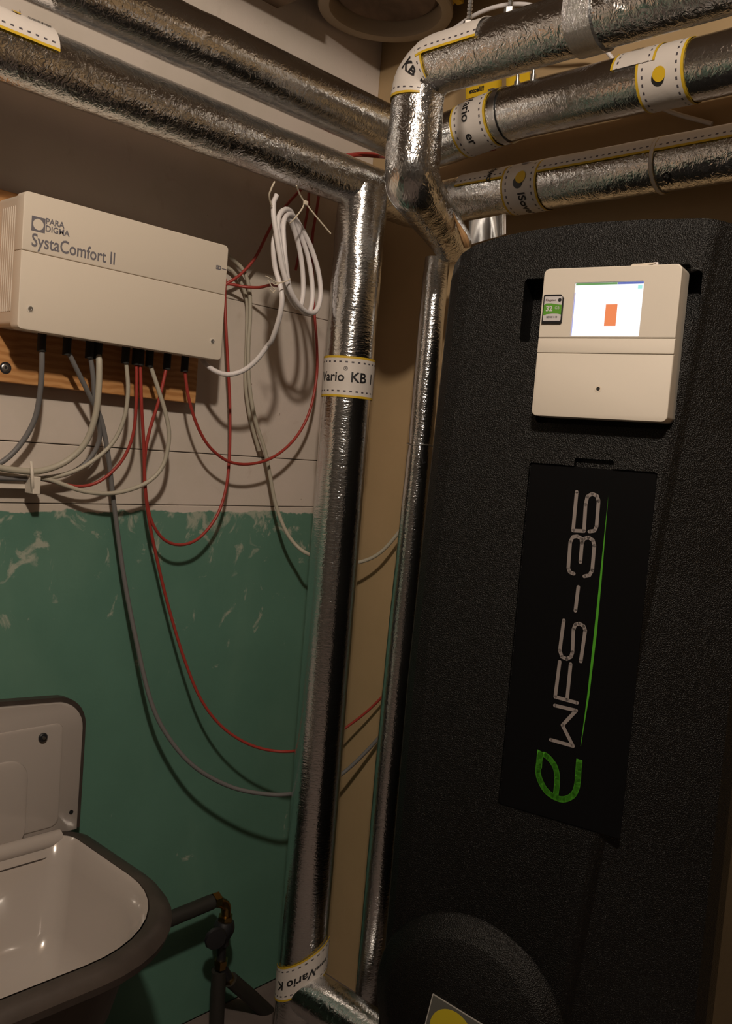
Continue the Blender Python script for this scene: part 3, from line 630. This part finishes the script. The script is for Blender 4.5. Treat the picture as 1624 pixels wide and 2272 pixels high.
cable('sensor_wire', 'red wire in a deep loop that rises beside the right edge of the regulator', [gl(6)] + PY([(312, 830, 1.11), (314, 900, 1.112), (319, 985, 1.12), (321, 1060, 1.125), (327, 1120, 1.13), (340, 1165, 1.13), (365, 1198, 1.13), (400, 1209, 1.13), (440, 1195, 1.13), (478, 1150, 1.13), (500, 1090, 1.132), (509, 1010, 1.134), (510, 900, 1.136), (505, 800, 1.138), (500, 700, 1.140), (499, 640, 1.15), (500, 620, 1.16)]), 0.0024, C_RED, G2)
cable('sensor_wire', 'red wire hanging lowest over the green paint to behind the upright pipe', [gl(8)] + PY([(366, 830, 1.11), (352, 890, 1.112), (332, 955, 1.118), (322, 1010, 1.122), (321, 1070, 1.126), (330, 1150, 1.132), (347, 1235, 1.138), (372, 1340, 1.138), (408, 1460, 1.130), (445, 1550, 1.118), (490, 1610, 1.105), (545, 1648, 1.09), (600, 1665, 1.075), (656, 1666, 1.060)]) + [onX(712, 1650, 1.10), onX(765, 1616, 1.145), onX(815, 1578, 1.165), onX(858, 1535, 1.175), onX(905, 1480, 1.188)], 0.0024, C_RED, G2)
cable('sensor_wire', 'red wire looping right from the box end and up behind the white coil', [gl(9)] + PY([(412, 840, 1.11), (420, 890, 1.112), (440, 950, 1.115), (468, 995, 1.118), (510, 1025, 1.12), (560, 1029, 1.12), (610, 1012, 1.12), (655, 972, 1.12), (686, 915, 1.12), (702, 840, 1.122), (703, 770, 1.125), (698, 700, 1.13), (694, 620, 1.135), (693, 530, 1.14), (702, 470, 1.14), (712, 400, 1.14), (716, 350, 1.14)]), 0.0024, C_RED, G2)
cable('sensor_wire', 'red wire slanting up from the right edge of the box to behind the lower pipe', PY([(492, 640, 1.155), (506, 627, 1.15), (530, 612, 1.145), (566, 572, 1.14), (600, 505, 1.14), (630, 462, 1.14), (668, 420, 1.14), (720, 370, 1.12), (780, 346, 1.10), (840, 348, 1.095)]) + [onX(900, 352, 1.09), onX(980, 352, 1.11), onX(1035, 341, 1.14), onX(1100, 330, 1.17)], 0.0024, C_RED, G2)
cable('sensor_wire', 'second red wire in the corner gap between the upper and lower pipe', PY([(656, 600, 1.145), (668, 540, 1.145), (682, 470, 1.145), (690, 400, 1.145), (720, 355, 1.13), (790, 341, 1.10), (845, 342, 1.085)]) + [onX(900, 345, 1.10), onX(990, 347, 1.13)], 0.0022, C_RED, G2)
cable('sensor_wire', 'short red stub running right from the box edge to the twisted tie on the coil', PY([(488, 632, 1.155), (508, 630, 1.15), (540, 636, 1.14), (575, 638, 1.12), (602, 632, 1.09), (622, 636, 1.05)]), 0.0024, C_RED, G2)
cable('power_cable', 'pale cable from behind the regulator that reappears on the tan right wall', PY([(495, 560, 1.16), (515, 575, 1.155), (540, 600, 1.15), (553, 640, 1.148), (555, 700, 1.148), (551, 770, 1.148), (553, 850, 1.147), (566, 930, 1.145), (588, 1000, 1.143), (600, 1060, 1.141), (612, 1120, 1.138), (635, 1180, 1.125), (662, 1215, 1.11), (690, 1232, 1.09)]) + [onX(740, 1250, 1.11), onX(795, 1248, 1.140), (onX(845, 1225, 1.155)), onX(897, 1165, 1.165), onX(950, 1090, 1.175)], 0.0032, C_LIGHT, 'pale cables right of the regulator')
cable('power_cable', 'second pale cable emerging lower behind the box and joining the first', PY([(495, 590, 1.162), (512, 598, 1.16), (535, 628, 1.158), (548, 670, 1.158), (548, 740, 1.158), (545, 850, 1.158), (556, 930, 1.158), (575, 1000, 1.158)]), 0.0030, C_LIGHT, 'pale cables right of the regulator')
# white cable: coil hung from the lower pipe, then down to the box
K = 5.679
def kz(x, y, Y): return onY(480 + x / K, 380 + y / K, Y)
lp = [kz(760, 300, 0.985), kz(722, 380, 0.985), kz(722, 560, 0.982), kz(752, 760, 0.980), kz(790, 1000, 0.978), kz(840, 1250, 0.978), kz(930, 1500, 0.978), kz(1040, 1690, 0.982), kz(1150, 1780, 0.990), kz(1245, 1770, 1.0), kz(1300, 1650, 1.008), kz(1312, 1450, 1.01), kz(1270, 1200, 1.012), kz(1180, 930, 1.014), kz(1080, 730, 1.014), kz(990, 590, 1.012), kz(930, 540, 1.005), kz(870, 570, 0.998), kz(842, 680, 0.992),
      kz(850, 900, 0.988), kz(872, 1150, 0.986), kz(905, 1400, 0.988), kz(960, 1580, 0.992), kz(1060, 1730, 1.0), kz(1160, 1790, 1.008), kz(1205, 1640, 1.012), kz(1205, 1400, 1.015), kz(1160, 1100, 1.018), kz(1080, 850, 1.018), kz(1000, 640, 1.015), kz(940, 510, 1.008), kz(870, 480, 1.0), kz(800, 540, 0.993), kz(772, 700, 0.988),
      kz(810, 980, 0.984), kz(850, 1250, 0.984), kz(880, 1480, 0.990), kz(960, 1650, 1.0), kz(1040, 1720, 1.01), kz(1085, 1600, 1.018), kz(1092, 1350, 1.02), kz(1060, 1050, 1.02), kz(1000, 800, 1.018), kz(930, 620, 1.012), kz(860, 600, 1.004), kz(800, 680, 0.997), kz(728, 850, 0.992), kz(722, 1050, 0.992), kz(748, 1250, 0.992), kz(800, 1420, 0.985),
      kz(828, 1600, 0.980), kz(808, 1780, 0.985), kz(760, 1960, 0.995), kz(690, 2150, 1.01)] + PY([(595, 765, 1.02), (570, 798, 1.035), (540, 822, 1.05), (505, 831, 1.065), (475, 822, 1.085), (455, 806, 1.10), (446, 790, 1.112)])
cable('white_cable', 'coiled white cable hanging from the lower pipe, its end running down into the box', lp, 0.0037, C_WHITE, None, 'cable coil', seg=10, step=0.007)
cable('white_cable', 'thin white cable arching above the topmost pipe and dropping behind it', [onX(985, 75, 1.06), onX(1010, 62, 1.06), onX(1045, 38, 1.06), onX(1090, 18, 1.06), onX(1140, 9, 1.07), onX(1190, 14, 1.08), onX(1250, 38, 1.10), onX(1310, 82, 1.14), onX(1340, 108, 1.15), onX(1362, 134, 1.16), onX(1410, 200, 1.17), onX(1480, 245, 1.18), onX(1580, 275, 1.185)], 0.0030, C_WHITE, None)
# cable ties
tt = thing('cable_tie', 'cut nylon cable tie with a long tail holding the coil to the pipe', 'cable tie', kz(1125, 400, 0.99))
obj('strap', tube(Pipe(catmull([kz(930, 650, 0.985), kz(1000, 580, 0.975), kz(1105, 415, 0.970), kz(1050, 290, 0.965), kz(1010, 180, 0.955)], 0.005), 0.0011), 6), NYLON, tt)
obj('lock', B(-0.0035, 0.0035, -0.002, 0.002, -0.003, 0.003, f=lambda a, b, c: kz(1125, 400, 0.969) + Vector((a, b, c)), bevel=0.0008), NYLON, tt)
obj('tail', tube(Pipe(catmull([kz(1125, 400, 0.969), kz(1250, 560, 0.966), kz(1440, 785, 0.962)], 0.006), 0.0011), 6), NYLON, tt)
t2 = thing('cable_tie', 'small nylon loop on the left just above the coil', 'cable tie', kz(700, 300, 0.985))
obj('strap', tube(Pipe(catmull([kz(735, 130, 0.965), kz(705, 190, 0.966), kz(668, 280, 0.970), kz(672, 360, 0.976), kz(700, 440, 0.980)], 0.005), 0.0012), 6), NYLON, t2)
t3 = thing('twist_tie', 'twisted wire tie binding the left side of the coil', 'cable tie', kz(720, 1430, 0.97))
for pts in ([(620, 1320), (680, 1350), (760, 1400), (850, 1395), (930, 1360)], [(650, 1370), (690, 1440), (740, 1500), (715, 1530), (680, 1490)], [(700, 1400), (740, 1430), (800, 1410)]):
    obj('wire', tube(Pipe(catmull([kz(x, y, 0.967) for x, y in pts], 0.003), 0.0008), 6), NYLON, t3)
# trunking and clip
a = onY(84, 1052, 1.150); b = onY(84, 1086, 1.150)
tT = thing('cable_trunking', 'short end of white cable trunking at the left edge with cables lying on it', 'trunking', (0.4, 1.16, b.z))
obj('channel', B(-0.1, a.x, 1.152, YW, b.z, b.z + 0.021, bevel=0.001), C_WHITE if False else PLASTIC2, tT, smooth=False)
c = onY(72, 1058, 1.14)
obj('clip', B(c.x - 0.004, c.x + 0.006, 1.128, 1.152, c.z - 0.022, c.z + 0.001, bevel=0.001), PLASTIC2, tT, smooth=False)
obj('clip_strap', tube(Pipe(catmull(PY([(69, 1025, 1.135), (71, 1045, 1.127), (72, 1070, 1.126), (73, 1092, 1.133)]), 0.004), 0.0022), 8), PLASTIC2, tT)

# ================================================================= BLACK STATION
PC = ray(1340, 760) * 0.965; TA = YAW + math.radians(58.3)
uT = -Vector((math.cos(TA), math.sin(TA), 0)); nT = Vector((-uT.y, uT.x, 0));
if nT.dot(CF) > 0: nT = -nT
def FT(s, d, z): return Vector((PC.x, PC.y, 0)) + uT * s + nT * d + UP * z
tS = thing('water_station', 'large matt black foam-shelled hot water station on the right wall', 'heating station', FT(-0.02, -0.15, -0.80))
ZB = -0.79
def ztop(s):
    P = [(-0.26, 0.215), (-0.213, 0.228), (-0.195, 0.245), (-0.17, 0.256), (-0.124, 0.2635), (-0.058, 0.2690), (0.0, 0.2685), (0.06, 0.266), (0.10, 0.262), (0.2, 0.250)]
    for (a, za), (b, zb) in zip(P, P[1:]):
        if s <= b: return za + (zb - za) * (s - a) / (b - a)
    return 0.25
def dwall(s): return (PC.x + s * uT.x - (XW - 0.002)) / -nT.x
def prof(z):
    sl = -0.216 - 0.013 * min(1, max(0, (0.2 - z) / 0.45)); sr = 0.095 + 0.048 * min(0, (z - 0.25)) / 0.55
    p = [(sl, dwall(sl)), (sl, -0.20), (sl, -0.10), (sl, -0.060), (sl + 0.004, -0.044), (sl + 0.012, -0.031), (sl + 0.024, -0.024), (sl + 0.04, -0.022)]
    p += [(sl + 0.04 + (sr - 0.012 - sl - 0.04) * k / 8, -0.022) for k in range(1, 9)]
    p += [(sr - 0.004, -0.0235), (sr + 0.002, -0.0275), (sr + 0.008, -0.034), (0.150, -0.080), (0.160, -0.092), (0.165, -0.105), (0.165, -0.20), (0.165, dwall(0.165))]
    return p
bm = bmesh.new(); rows = []
fr = [0, 0.03, 0.1, 0.2, 0.35, 0.5, 0.65, 0.8, 0.9, 0.96, 0.985, 1.0]
for f in fr:
    row = []
    for k in range(len(prof(0))):
        z = ZB + (ztop(prof(0)[k][0]) - ZB) * f; s, d = prof(z)[k]
        if f == 1.0: d -= 0.004 if 4 <= k <= 18 else 0
        row.append(bm.verts.new(FT(s, d, z)))
    rows.append(row)
for a, b in zip(rows, rows[1:]):
    for k in range(len(a)):
        k2 = (k + 1) % len(a); bm.faces.new((a[k], a[k2], b[k2], b[k]))
bm.faces.new(rows[0][::-1]); bm.faces.new(rows[-1]); bmesh.ops.recalc_face_normals(bm, faces=bm.faces[:])
shell = obj('shell', bm, EPP, tS, smooth=False)
def cutter(s0, s1, z0, z1, depth, r=0.004):
    b_ = prism(bmesh.new(), rrect(s0, s1, z0, z1, r, 4), FT, -0.022 - depth, 0.02); return obj('cut', b_, EPP, tS)
cuts = [cutter(-0.106, -0.060, 0.1375, 0.209, 0.030), cutter(0.060, 0.0885, 0.160, 0.212, 0.030), cutter(-0.0775, 0.0765, 0.047, 0.219, 0.010), cutter(-0.080, 0.064, -0.400, 0.0015, 0.004, 0.003), cutter(-0.0275, 0.0165, -0.01, 0.0105, 0.006, 0.002)]
for c in cuts:
    md = shell.modifiers.new('b', 'BOOLEAN'); md.operation = 'DIFFERENCE'; md.object = c; md.solver = 'EXACT'
bpy.context.view_layer.update(); dg = bpy.context.evaluated_depsgraph_get()
nm = bpy.data.meshes.new_from_object(shell.evaluated_get(dg)); shell.modifiers.clear(); shell.data = nm
for c in cuts: bpy.data.objects.remove(c)
nm.name = 'shell'
# connector pins glinting in the left pocket
for i in range(5):
    z = 0.146 + i * 0.0125; s_ = -0.0905 + 0.0003 * i
    obj('contact', B(s_ - 0.0012, s_ + 0.0012, -0.050, -0.044, z, z + 0.006, f=FT, bevel=0.0005), STEEL, tS, smooth=False)
# round boss at the bottom
bc = FT(-0.095, -0.022, -0.668)
obj('round_boss', lathe([(0.126, -0.03), (0.126, 0.0), (0.124, 0.003), (0.104, 0.017), (0.100, 0.019), (0.001, 0.019)], bc, nT, uT, UP, 64), EPP, tS)
# controller
tCn = obj('control_panel', prism(bmesh.new(), rrect(-0.0745, 0.0735, 0.0535, 0.2145, 0.006), FT, -0.032, -0.0035), PLASTIC2, tS, label='cream control unit with a lit display')
def pan(z0, z1, rt, rb):
    poly = []
    for cx, cz, a0, r in ((0.0735, z1, 0, rt), (-0.0745, z1, 90, rt), (-0.0745, z0, 180, rb), (0.0735, z0, 270, rb)):
        sx = -1 if cx > 0 else 1; sz = -1 if cz == z1 else 1
        for i in range(6):
            a = math.radians(a0 + 18 * i); poly.append((cx + sx * r + r * math.cos(a), cz + sz * r + r * math.sin(a)))
    return poly
up = prism(bmesh.new(), pan(0.1395, 0.2145, 0.006, 0.0006), FT, -0.0038, 0.0, 0.0010)
upo = obj('display_cover', up, PLASTIC2, tCn, smooth=False)
cu_ = obj('cut', prism(bmesh.new(), rrect(-0.0385, 0.0362, 0.1408, 0.1985, 0.0015, 3), FT, -0.0016, 0.01), PLASTIC2, tCn)
md = upo.modifiers.new('b', 'BOOLEAN'); md.operation = 'DIFFERENCE'; md.object = cu_; md.solver = 'EXACT'
bpy.context.view_layer.update(); dg = bpy.context.evaluated_depsgraph_get(); upo.data = bpy.data.meshes.new_from_object(upo.evaluated_get(dg)); upo.modifiers.clear(); bpy.data.objects.remove(cu_)
obj('middle_strip', prism(bmesh.new(), pan(0.1232, 0.1388, 0.0006, 0.0006), FT, -0.0038, -0.0003, 0.0006), PLASTIC2, tCn)
lower = prism(bmesh.new(), pan(0.0535, 0.1225, 0.0006, 0.006), FT, -0.0038, 0.0, 0.0010)
obj('lower_cover', lower, PLASTIC2, tCn)
obj('fixing_hole', prism(bmesh.new(), circ(-0.0018, 0.0852, 0.0036, 20), FT, -0.001, 0.0003), PLASTIC, tCn)
obj('fixing_screw', prism(bmesh.new(), circ(-0.0014, 0.0853, 0.0020, 16), FT, 0.0, 0.0006), DARK, tCn)
def scr(name, poly, d, M): return obj(name, prism(bmesh.new(), poly, FT, -0.0018, d), M, tCn, smooth=False)
scr('screen', [(-0.0378, 0.1412), (0.0358, 0.1412), (0.0358, 0.1979), (-0.0378, 0.1979)], -0.0012, SCREEN)
scr('screen_block', [(-0.0022, 0.1520), (0.0102, 0.1520), (0.0102, 0.1748), (-0.0022, 0.1748)], -0.0010, SCR_OR)
scr('screen_header', [(-0.0372, 0.1956), (0.0080, 0.1956), (0.0080, 0.1978), (-0.0372, 0.1978)], -0.0010, SCR_GR)
scr('screen_header', [(0.0082, 0.1956), (0.0356, 0.1956), (0.0356, 0.1978), (0.0082, 0.1978)], -0.0010, SCR_BL)
scr('screen_icon', [(0.0300, 0.1905), (0.0345, 0.1905), (0.0345, 0.1945), (0.0300, 0.1945)], -0.0010, emis('screen_teal', (0.45, 0.95, 0.85), 0.9))
scr('screen_edge', [(-0.0378, 0.1412), (-0.0370, 0.1412), (-0.0370, 0.1880), (-0.0378, 0.1880)], -0.0010, emis('screen_violet', (0.45, 0.48, 1.0), 0.8))
obj('release_tab', prism(bmesh.new(), [(0.018, 0.2135), (0.034, 0.2140), (0.046, 0.2165), (0.043, 0.2172), (0.030, 0.2165), (0.022, 0.2165)], FT, -0.008, -0.002), PLASTIC, tCn, smooth=False)
obj('release_button', B(0.0425, 0.0475, -0.007, -0.003, 0.2140, 0.2178, f=FT, bevel=0.0005), C_WHITE, tCn)
# memory card on the controller face: can be lifted off
tM = thing('memory_card', 'small black memory card with a green and white label stuck beside the lit display', 'memory card', FT(-0.060, 0.001, 0.1545))
cpoly = [(-0.0716, 0.1545), (-0.0500, 0.1545), (-0.0488, 0.1556), (-0.0488, 0.1820), (-0.0522, 0.1858), (-0.0706, 0.1858), (-0.0716, 0.1848)]
obj('body', prism(bmesh.new(), cpoly, FT, 0.0001, 0.0021), CARDBLK, tM, smooth=False)
obj('label', prism(bmesh.new(), rrect(-0.0703, -0.0500, 0.1572, 0.1838, 0.0012, 3), FT, 0.0021, 0.0023), CARDWHT, tM, smooth=False)
obj('label_band', prism(bmesh.new(), [(-0.0703, 0.1630), (-0.0665, 0.1645), (-0.0600, 0.1652), (-0.0540, 0.1650), (-0.0500, 0.1640), (-0.0500, 0.1745), (-0.0560, 0.1752), (-0.0620, 0.1762), (-0.0680, 0.1762), (-0.0703, 0.1745)], FT, 0.0023, 0.0024), CARDGRN, tM, smooth=False)
text_plane('label_lettering', '32', 0.0078, lambda x, d, y: FT(-0.0680 + x, d, 0.1703 + y), 0.0025, CARDWHT, tM, bold=0.0002)
text_plane('label_lettering', 'GB', 0.0042, lambda x, d, y: FT(-0.0578 + x, d, 0.1712 + y), 0.0025, CARDWHT, tM)
text_plane('label_lettering', 'Kingston', 0.0034, lambda x, d, y: FT(-0.0690 + x, d, 0.1797 + y), 0.0024, mat('card_print', (0.10, 0.06, 0.06), 0.5), tM, bold=0.0001)
obj('label_roundel', prism(bmesh.new(), circ(-0.0528, 0.1797, 0.0020, 16), FT, 0.0023, 0.0024), BLACKINK, tM, smooth=False)
text_plane('label_lettering', 'SDHC I 10', 0.0028, lambda x, d, y: FT(-0.0665 + x, d, 0.1612 + y), 0.0024, BLACKINK, tM, bold=0.0001)
# logo plate and lettering
dp = -0.0245
lpz = obj('name_plate', prism(bmesh.new(), rrect(-0.079, 0.063, -0.399, 0.0005, 0.002, 3), FT, -0.0265, dp), GLOSSBLK, tS, smooth=False, label='flat dark name plate with rotated silver lettering')
ST = [[(-.0223, -.0272), (-.0222, -.0704), (-.0097, -.0696), (-.0108, -.0403), (-.0096, -.0311), (-.0046, -.0276), (.0011, -.0295), (.0033, -.0349), (.0039, -.063), (.0019, -.0679), (-.0037, -.0693)],
      [(-.0166, -.1183), (-.0214, -.1171), (-.0235, -.1127), (-.0241, -.0836), (-.0217, -.0775), (-.017, -.0762), (-.012, -.078), (-.0107, -.083), (-.0104, -.1043)],
      [(-.0107, -.083), (-.0089, -.0781), (-.0039, -.076), (.0013, -.0784), (.0035, -.0842), (.0038, -.1116), (.0011, -.1176), (-.0044, -.1194)],
      [(-.01, -.1323), (-.0107, -.1591)],
      [(-.0229, -.1721), (-.0242, -.2067), (-.021, -.2133), (-.0153, -.2147), (-.0106, -.2113), (-.0094, -.2059), (-.0109, -.1804), (-.0091, -.1745), (-.0047, -.1727), (.0005, -.1747), (.0026, -.1791), (.0009, -.2143)],
      [(-.023, -.2193), (-.0243, -.26), (.0014, -.2613)], [(-.0102, -.2196), (-.0104, -.2602)],
      [(-.0238, -.2698), (.0012, -.2701), (-.0128, -.29), (.0016, -.3106), (-.0248, -.3097)]]
groups = [[0], [1, 2], [3], [4], [5, 6], [7]]
for gset in groups:
    b_ = bmesh.new()
    for i in gset: stroke(b_, ST[i], 0.0040, FT, dp + 0.0004)
    obj('letter', b_, LETTER, lpz, smooth=False)
b_ = bmesh.new(); flat(b_, [(0.0135, -0.0285), (0.0153, -0.12), (0.0158, -0.18), (0.0143, -0.25), (0.0104, -0.3085), (0.0100, -0.3085), (0.0120, -0.25), (0.0126, -0.18), (0.0130, -0.12)], FT, dp + 0.0004)
obj('green_stripe', b_, GREENINK, lpz, smooth=False)
E1 = [(.0102, -.3255), (.0106, -.3521), (.0074, -.3645), (-.0004, -.3719), (-.0098, -.3741), (-.0221, -.3705), (-.0306, -.3621), (-.0358, -.3496), (-.0349, -.327), (-.0261, -.3301), (-.0178, -.3375), (-.0136, -.347), (-.0125, -.3583), (-.0128, -.3722)]
def smooth2(P):
    return [(p.x, p.y) for p in catmull([(a, b, 0) for a, b in P], 0.002)]
b_ = bmesh.new(); E2 = smooth2(E1[:9]); stroke(b_, E2[1:-1], 0.0068, FT, dp + 0.0004); stroke(b_, smooth2(E1[8:])[2:], 0.0064, FT, dp + 0.0004)
flat(b_, [(-0.0392, -0.3245), (-0.0325, -0.3262), (-0.0320, -0.345), (-0.0392, -0.345)], FT, dp + 0.0004)
flat(b_, [(0.0068, -0.3235), (0.0138, -0.3240), (0.0140, -0.345), (0.0070, -0.345)], FT, dp + 0.0004)
obj('leaf_mark', b_, GREENINK, lpz, smooth=False, label='green leaf-shaped letter e')
# warning sticker on the boss
def rot(p, c=(-0.104, -0.680), a=-0.16): x, y = p[0] - c[0], p[1] - c[1]; return (c[0] + x * math.cos(a) - y * math.sin(a), c[1] + x * math.sin(a) + y * math.cos(a))
db = -0.003
tk = obj('warning_sticker', prism(bmesh.new(), [rot(p) for p in rrect(-0.1385, -0.0695, -0.7145, -0.6475, 0.001, 2)], FT, db - 0.0002, db + 0.0004), STICK_W, tS, smooth=False, label='white-edged sticker with a yellow disc')
obj('sticker_field', prism(bmesh.new(), [rot(p) for p in rrect(-0.1372, -0.0708, -0.7132, -0.6488, 0.001, 2)], FT, db + 0.0004, db + 0.0006), STICK_G, tk, smooth=False)
obj('sticker_disc', prism(bmesh.new(), circ(-0.1045, -0.681, 0.0285, 32), FT, db + 0.0006, db + 0.0008), YEL2, tk, smooth=False)

# ================================================================= SINK
tSk = thing('enamel_sink', 'old white enamel sink with a raised back plate below the green paint', 'sink', (0.45, 1.0, -0.75))
sx0, sx1, sy0, sy1 = 0.14, 0.680, 0.806, 1.150
def ringz(ins, z, r, back=None):
    y1 = sy1 if back is None else back
    return [Vector((x, y, z)) for x, y in rrect(sx0 + ins, sx1 - ins, sy0 + ins * 0.8, y1, r + 0.095, 10, min(r, 0.03))]
def loft(rings, bm, closeb=False, closet=False):
    R = [[bm.verts.new(p) for p in r] for r in rings]; n = len(R[0])
    for a, b in zip(R, R[1:]):
        for k in range(n): bm.faces.new((a[k], a[(k + 1) % n], b[(k + 1) % n], b[k]))
    if closeb: bm.faces.new(R[-1])
    if closet: bm.faces.new(R[0])
    bmesh.ops.recalc_face_normals(bm, faces=bm.faces[:]); return bm
zr = -0.576
bm = loft([ringz(0.030, zr + 0.0025, 0.05, 1.140), ringz(0.036, zr - 0.004, 0.048, 1.134), ringz(0.044, zr - 0.030, 0.05, 1.122), ringz(0.062, zr - 0.110, 0.06, 1.10), ringz(0.075, zr - 0.135, 0.065, 1.085), ringz(0.10, zr - 0.148, 0.065, 1.06), ringz(0.16, zr - 0.155, 0.03, 1.00)], bmesh.new(), closeb=True)
obj('basin', bm, ENAMEL, tSk)
bm = loft([ringz(0.031, zr - 0.004, 0.05, 1.139), ringz(0.028, zr + 0.002, 0.052, 1.142), ringz(0.018, zr + 0.0028, 0.06, 1.147), ringz(0.006, zr - 0.003, 0.07), ringz(0.0, zr - 0.012, 0.072), ringz(0.003, zr - 0.022, 0.070), ringz(0.016, zr - 0.024, 0.06, 1.14), ringz(0.034, zr - 0.03, 0.05, 1.125), ringz(0.040, zr - 0.034, 0.05, 1.122)], bmesh.new())
obj('rim', bm, RIM, tSk, label='worn brownish grey rim')
bm = loft([ringz(0.036, zr - 0.02, 0.05, 1.126), ringz(0.055, zr - 0.120, 0.06, 1.11), ringz(0.075, zr - 0.155, 0.065, 1.09), ringz(0.13, zr - 0.168, 0.05, 1.03)], bmesh.new(), closeb=True)
obj('underside', bm, RIM, tSk)
FS = lambda a, d, b: Vector((a, YW - d, b))
def plate(ins, r):
    top = []
    n = 8; x0, x1, z0, z1 = sx0 + ins, sx1 - ins, zr - 0.004, -0.3765 - ins
    pts = [(x1 - 0.000, z0), ]
    for i in range(n + 1):
        a = math.radians(90 * i / n); pts.append((x1 - r + r * math.cos(a), z1 - 0.004 - r + r * math.sin(a)))
    for x in (0.55, 0.45, 0.35): pts.append((x, z1 + (0.004 if x < 0.5 else 0.002)))
    for i in range(n + 1):
        a = math.radians(90 + 90 * i / n); pts.append((x0 + r + r * math.cos(a), z1 - 0.004 - r + r * math.sin(a)))
    pts.append((x0, z0)); return pts
obj('plate_edge', prism(bmesh.new(), plate(0.0, 0.048), FS, 0.0, 0.014), RIM, tSk, smooth=False, label='worn brownish grey edge of the back plate')
pl = obj('back_plate', prism(bmesh.new(), plate(0.0065, 0.043), FS, 0.010, 0.0195, 0.003), ENAMEL, tSk)
obj('pressed_field', prism(bmesh.new(), rrect(sx0 + 0.035, 0.642, zr + 0.01, -0.4155, 0.012), FS, 0.018, 0.0215, 0.0025), ENAMEL, tSk)
obj('pressed_panel', prism(bmesh.new(), rrect(sx0 + 0.08, 0.592, zr - 0.01, -0.456, 0.03), FS, 0.0205, 0.0245, 0.003), ENAMEL, tSk)
obj('cove', tube(Pipe([Vector((sx0 + 0.045, 1.140, zr - 0.003)), Vector((0.640, 1.140, zr - 0.003))], 0.0115), 16), ENAMEL, tSk)
c = onY(95, 1636, 1.147); obj('fixing_screw', screw_bm(bmesh.new(), c, (0, -1, 0), 0.0065, 0.003), RUBBER, tSk)
obj('fixing_screw_slot', prism(bmesh.new(), circ(c.x, c.z, 0.0025, 12), lambda a, d, b: Vector((a, c.y - d, b)), 0.003, 0.0045), STEEL, tSk)
c = onY(158, 1802, 1.150); obj('fixing_hole', prism(bmesh.new(), circ(c.x, c.z, 0.0032, 14), FS, 0.018, 0.0203), BLACKINK, tSk)

# ================================================================= BRASS VALVE WITH PIPES
tVv = thing('stop_valve', 'small brass and black stop valve low on the green wall right of the sink', 'valve', onY(490, 2165, 1.12))
def rod(name, pts, r, M, seg=14): return obj(name, tube(Pipe(resample(pts, 0.004), r), seg), M, tVv)
v1, v2, v3, v4, v5, v6 = onY(478, 1997, 1.11), onY(502, 2008, 1.11), onY(500, 2040, 1.11), onY(491, 2095, 1.11), onY(490, 2140, 1.11), onY(508, 2172, 1.11)
rod('elbow', fillet([v1, v2, v3], 0.008), lambda u: 0.0085 + 0.0015 * (u < 0.012), BRASS)
obj('union_nut', tube(Pipe([v1 + Vector((-0.006, 0, 0)), v1 + Vector((0.006, 0, 0))], 0.0125), 6), BRASS, tVv, smooth=False)
obj('union_nut', tube(Pipe([v3 + Vector((0, 0, 0.007)), v3 + Vector((0, 0, -0.005))], 0.0125), 6), BRASS, tVv, smooth=False)
obj('body', tube(Pipe(resample([v3 + Vector((0, 0, -0.002)), v4], 0.003), lambda u: 0.0145 + 0.003 * math.sin(u * 140)), 14), RUBBER, tVv)
hd = onY(478, 2082, 1.095); obj('hand_wheel', lathe([(0.006, -0.004), (0.017, -0.004), (0.019, 0.0), (0.017, 0.004), (0.006, 0.005)], hd, Vector((-0.3, -0.95, 0)).normalized(), Vector((0.95, -0.3, 0)), UP, 10), RUBBER, tVv)
obj('union_nut', tube(Pipe([v5 + Vector((0, 0, 0.009)), v5 + Vector((0, 0, 0.001))], 0.0115), 6), BRASS, tVv, smooth=False)
obj('union_nut', tube(Pipe([v5 + Vector((0, 0, 0.0)), v5 + Vector((0, 0, -0.006))], 0.0098), 6), BRASS, tVv, smooth=False)
rod('lower_elbow', fillet([v4, v5, v6], 0.010), 0.008, RUBBER)
obj('union_nut', tube(Pipe([v6 - (v6 - v5).normalized() * 0.003, v6 + (v6 - v5).normalized() * 0.004], 0.0100), 6), BRASS, tVv, smooth=False)
o = obj('supply_pipe', tube(Pipe(resample(fillet([Vector((0.62, 1.105, v1.z - 0.005)), v1 + Vector((-0.008, -0.001, 0))], 0.001), 0.01), 0.0120), 14), PIPEDK); props(o, 'dark painted pipe from under the sink to the brass valve', 'pipe', 'dark supply pipes')
o = obj('supply_pipe', tube(Pipe(resample(fillet([v6 + Vector((0.002, -0.001, -0.001)), onY(560, 2215, 1.11), onY(640, 2290, 1.11)], 0.01), 0.008), 0.0125), 14), PIPEDK); props(o, 'dark painted pipe slanting down to the right below the brass valve', 'pipe', 'dark supply pipes')
o = obj('supply_pipe', tube(Pipe(resample([v5 + Vector((0, 0.004, -0.012)), Vector((v5.x + 0.004, 1.114, ZF + 0.001))], 0.01), 0.0125), 14), PIPEDK); props(o, 'dark painted pipe running straight down to the floor below the brass valve', 'pipe', 'dark supply pipes')

for o in bpy.data.objects:
    if '_o' in o: del o['_o']
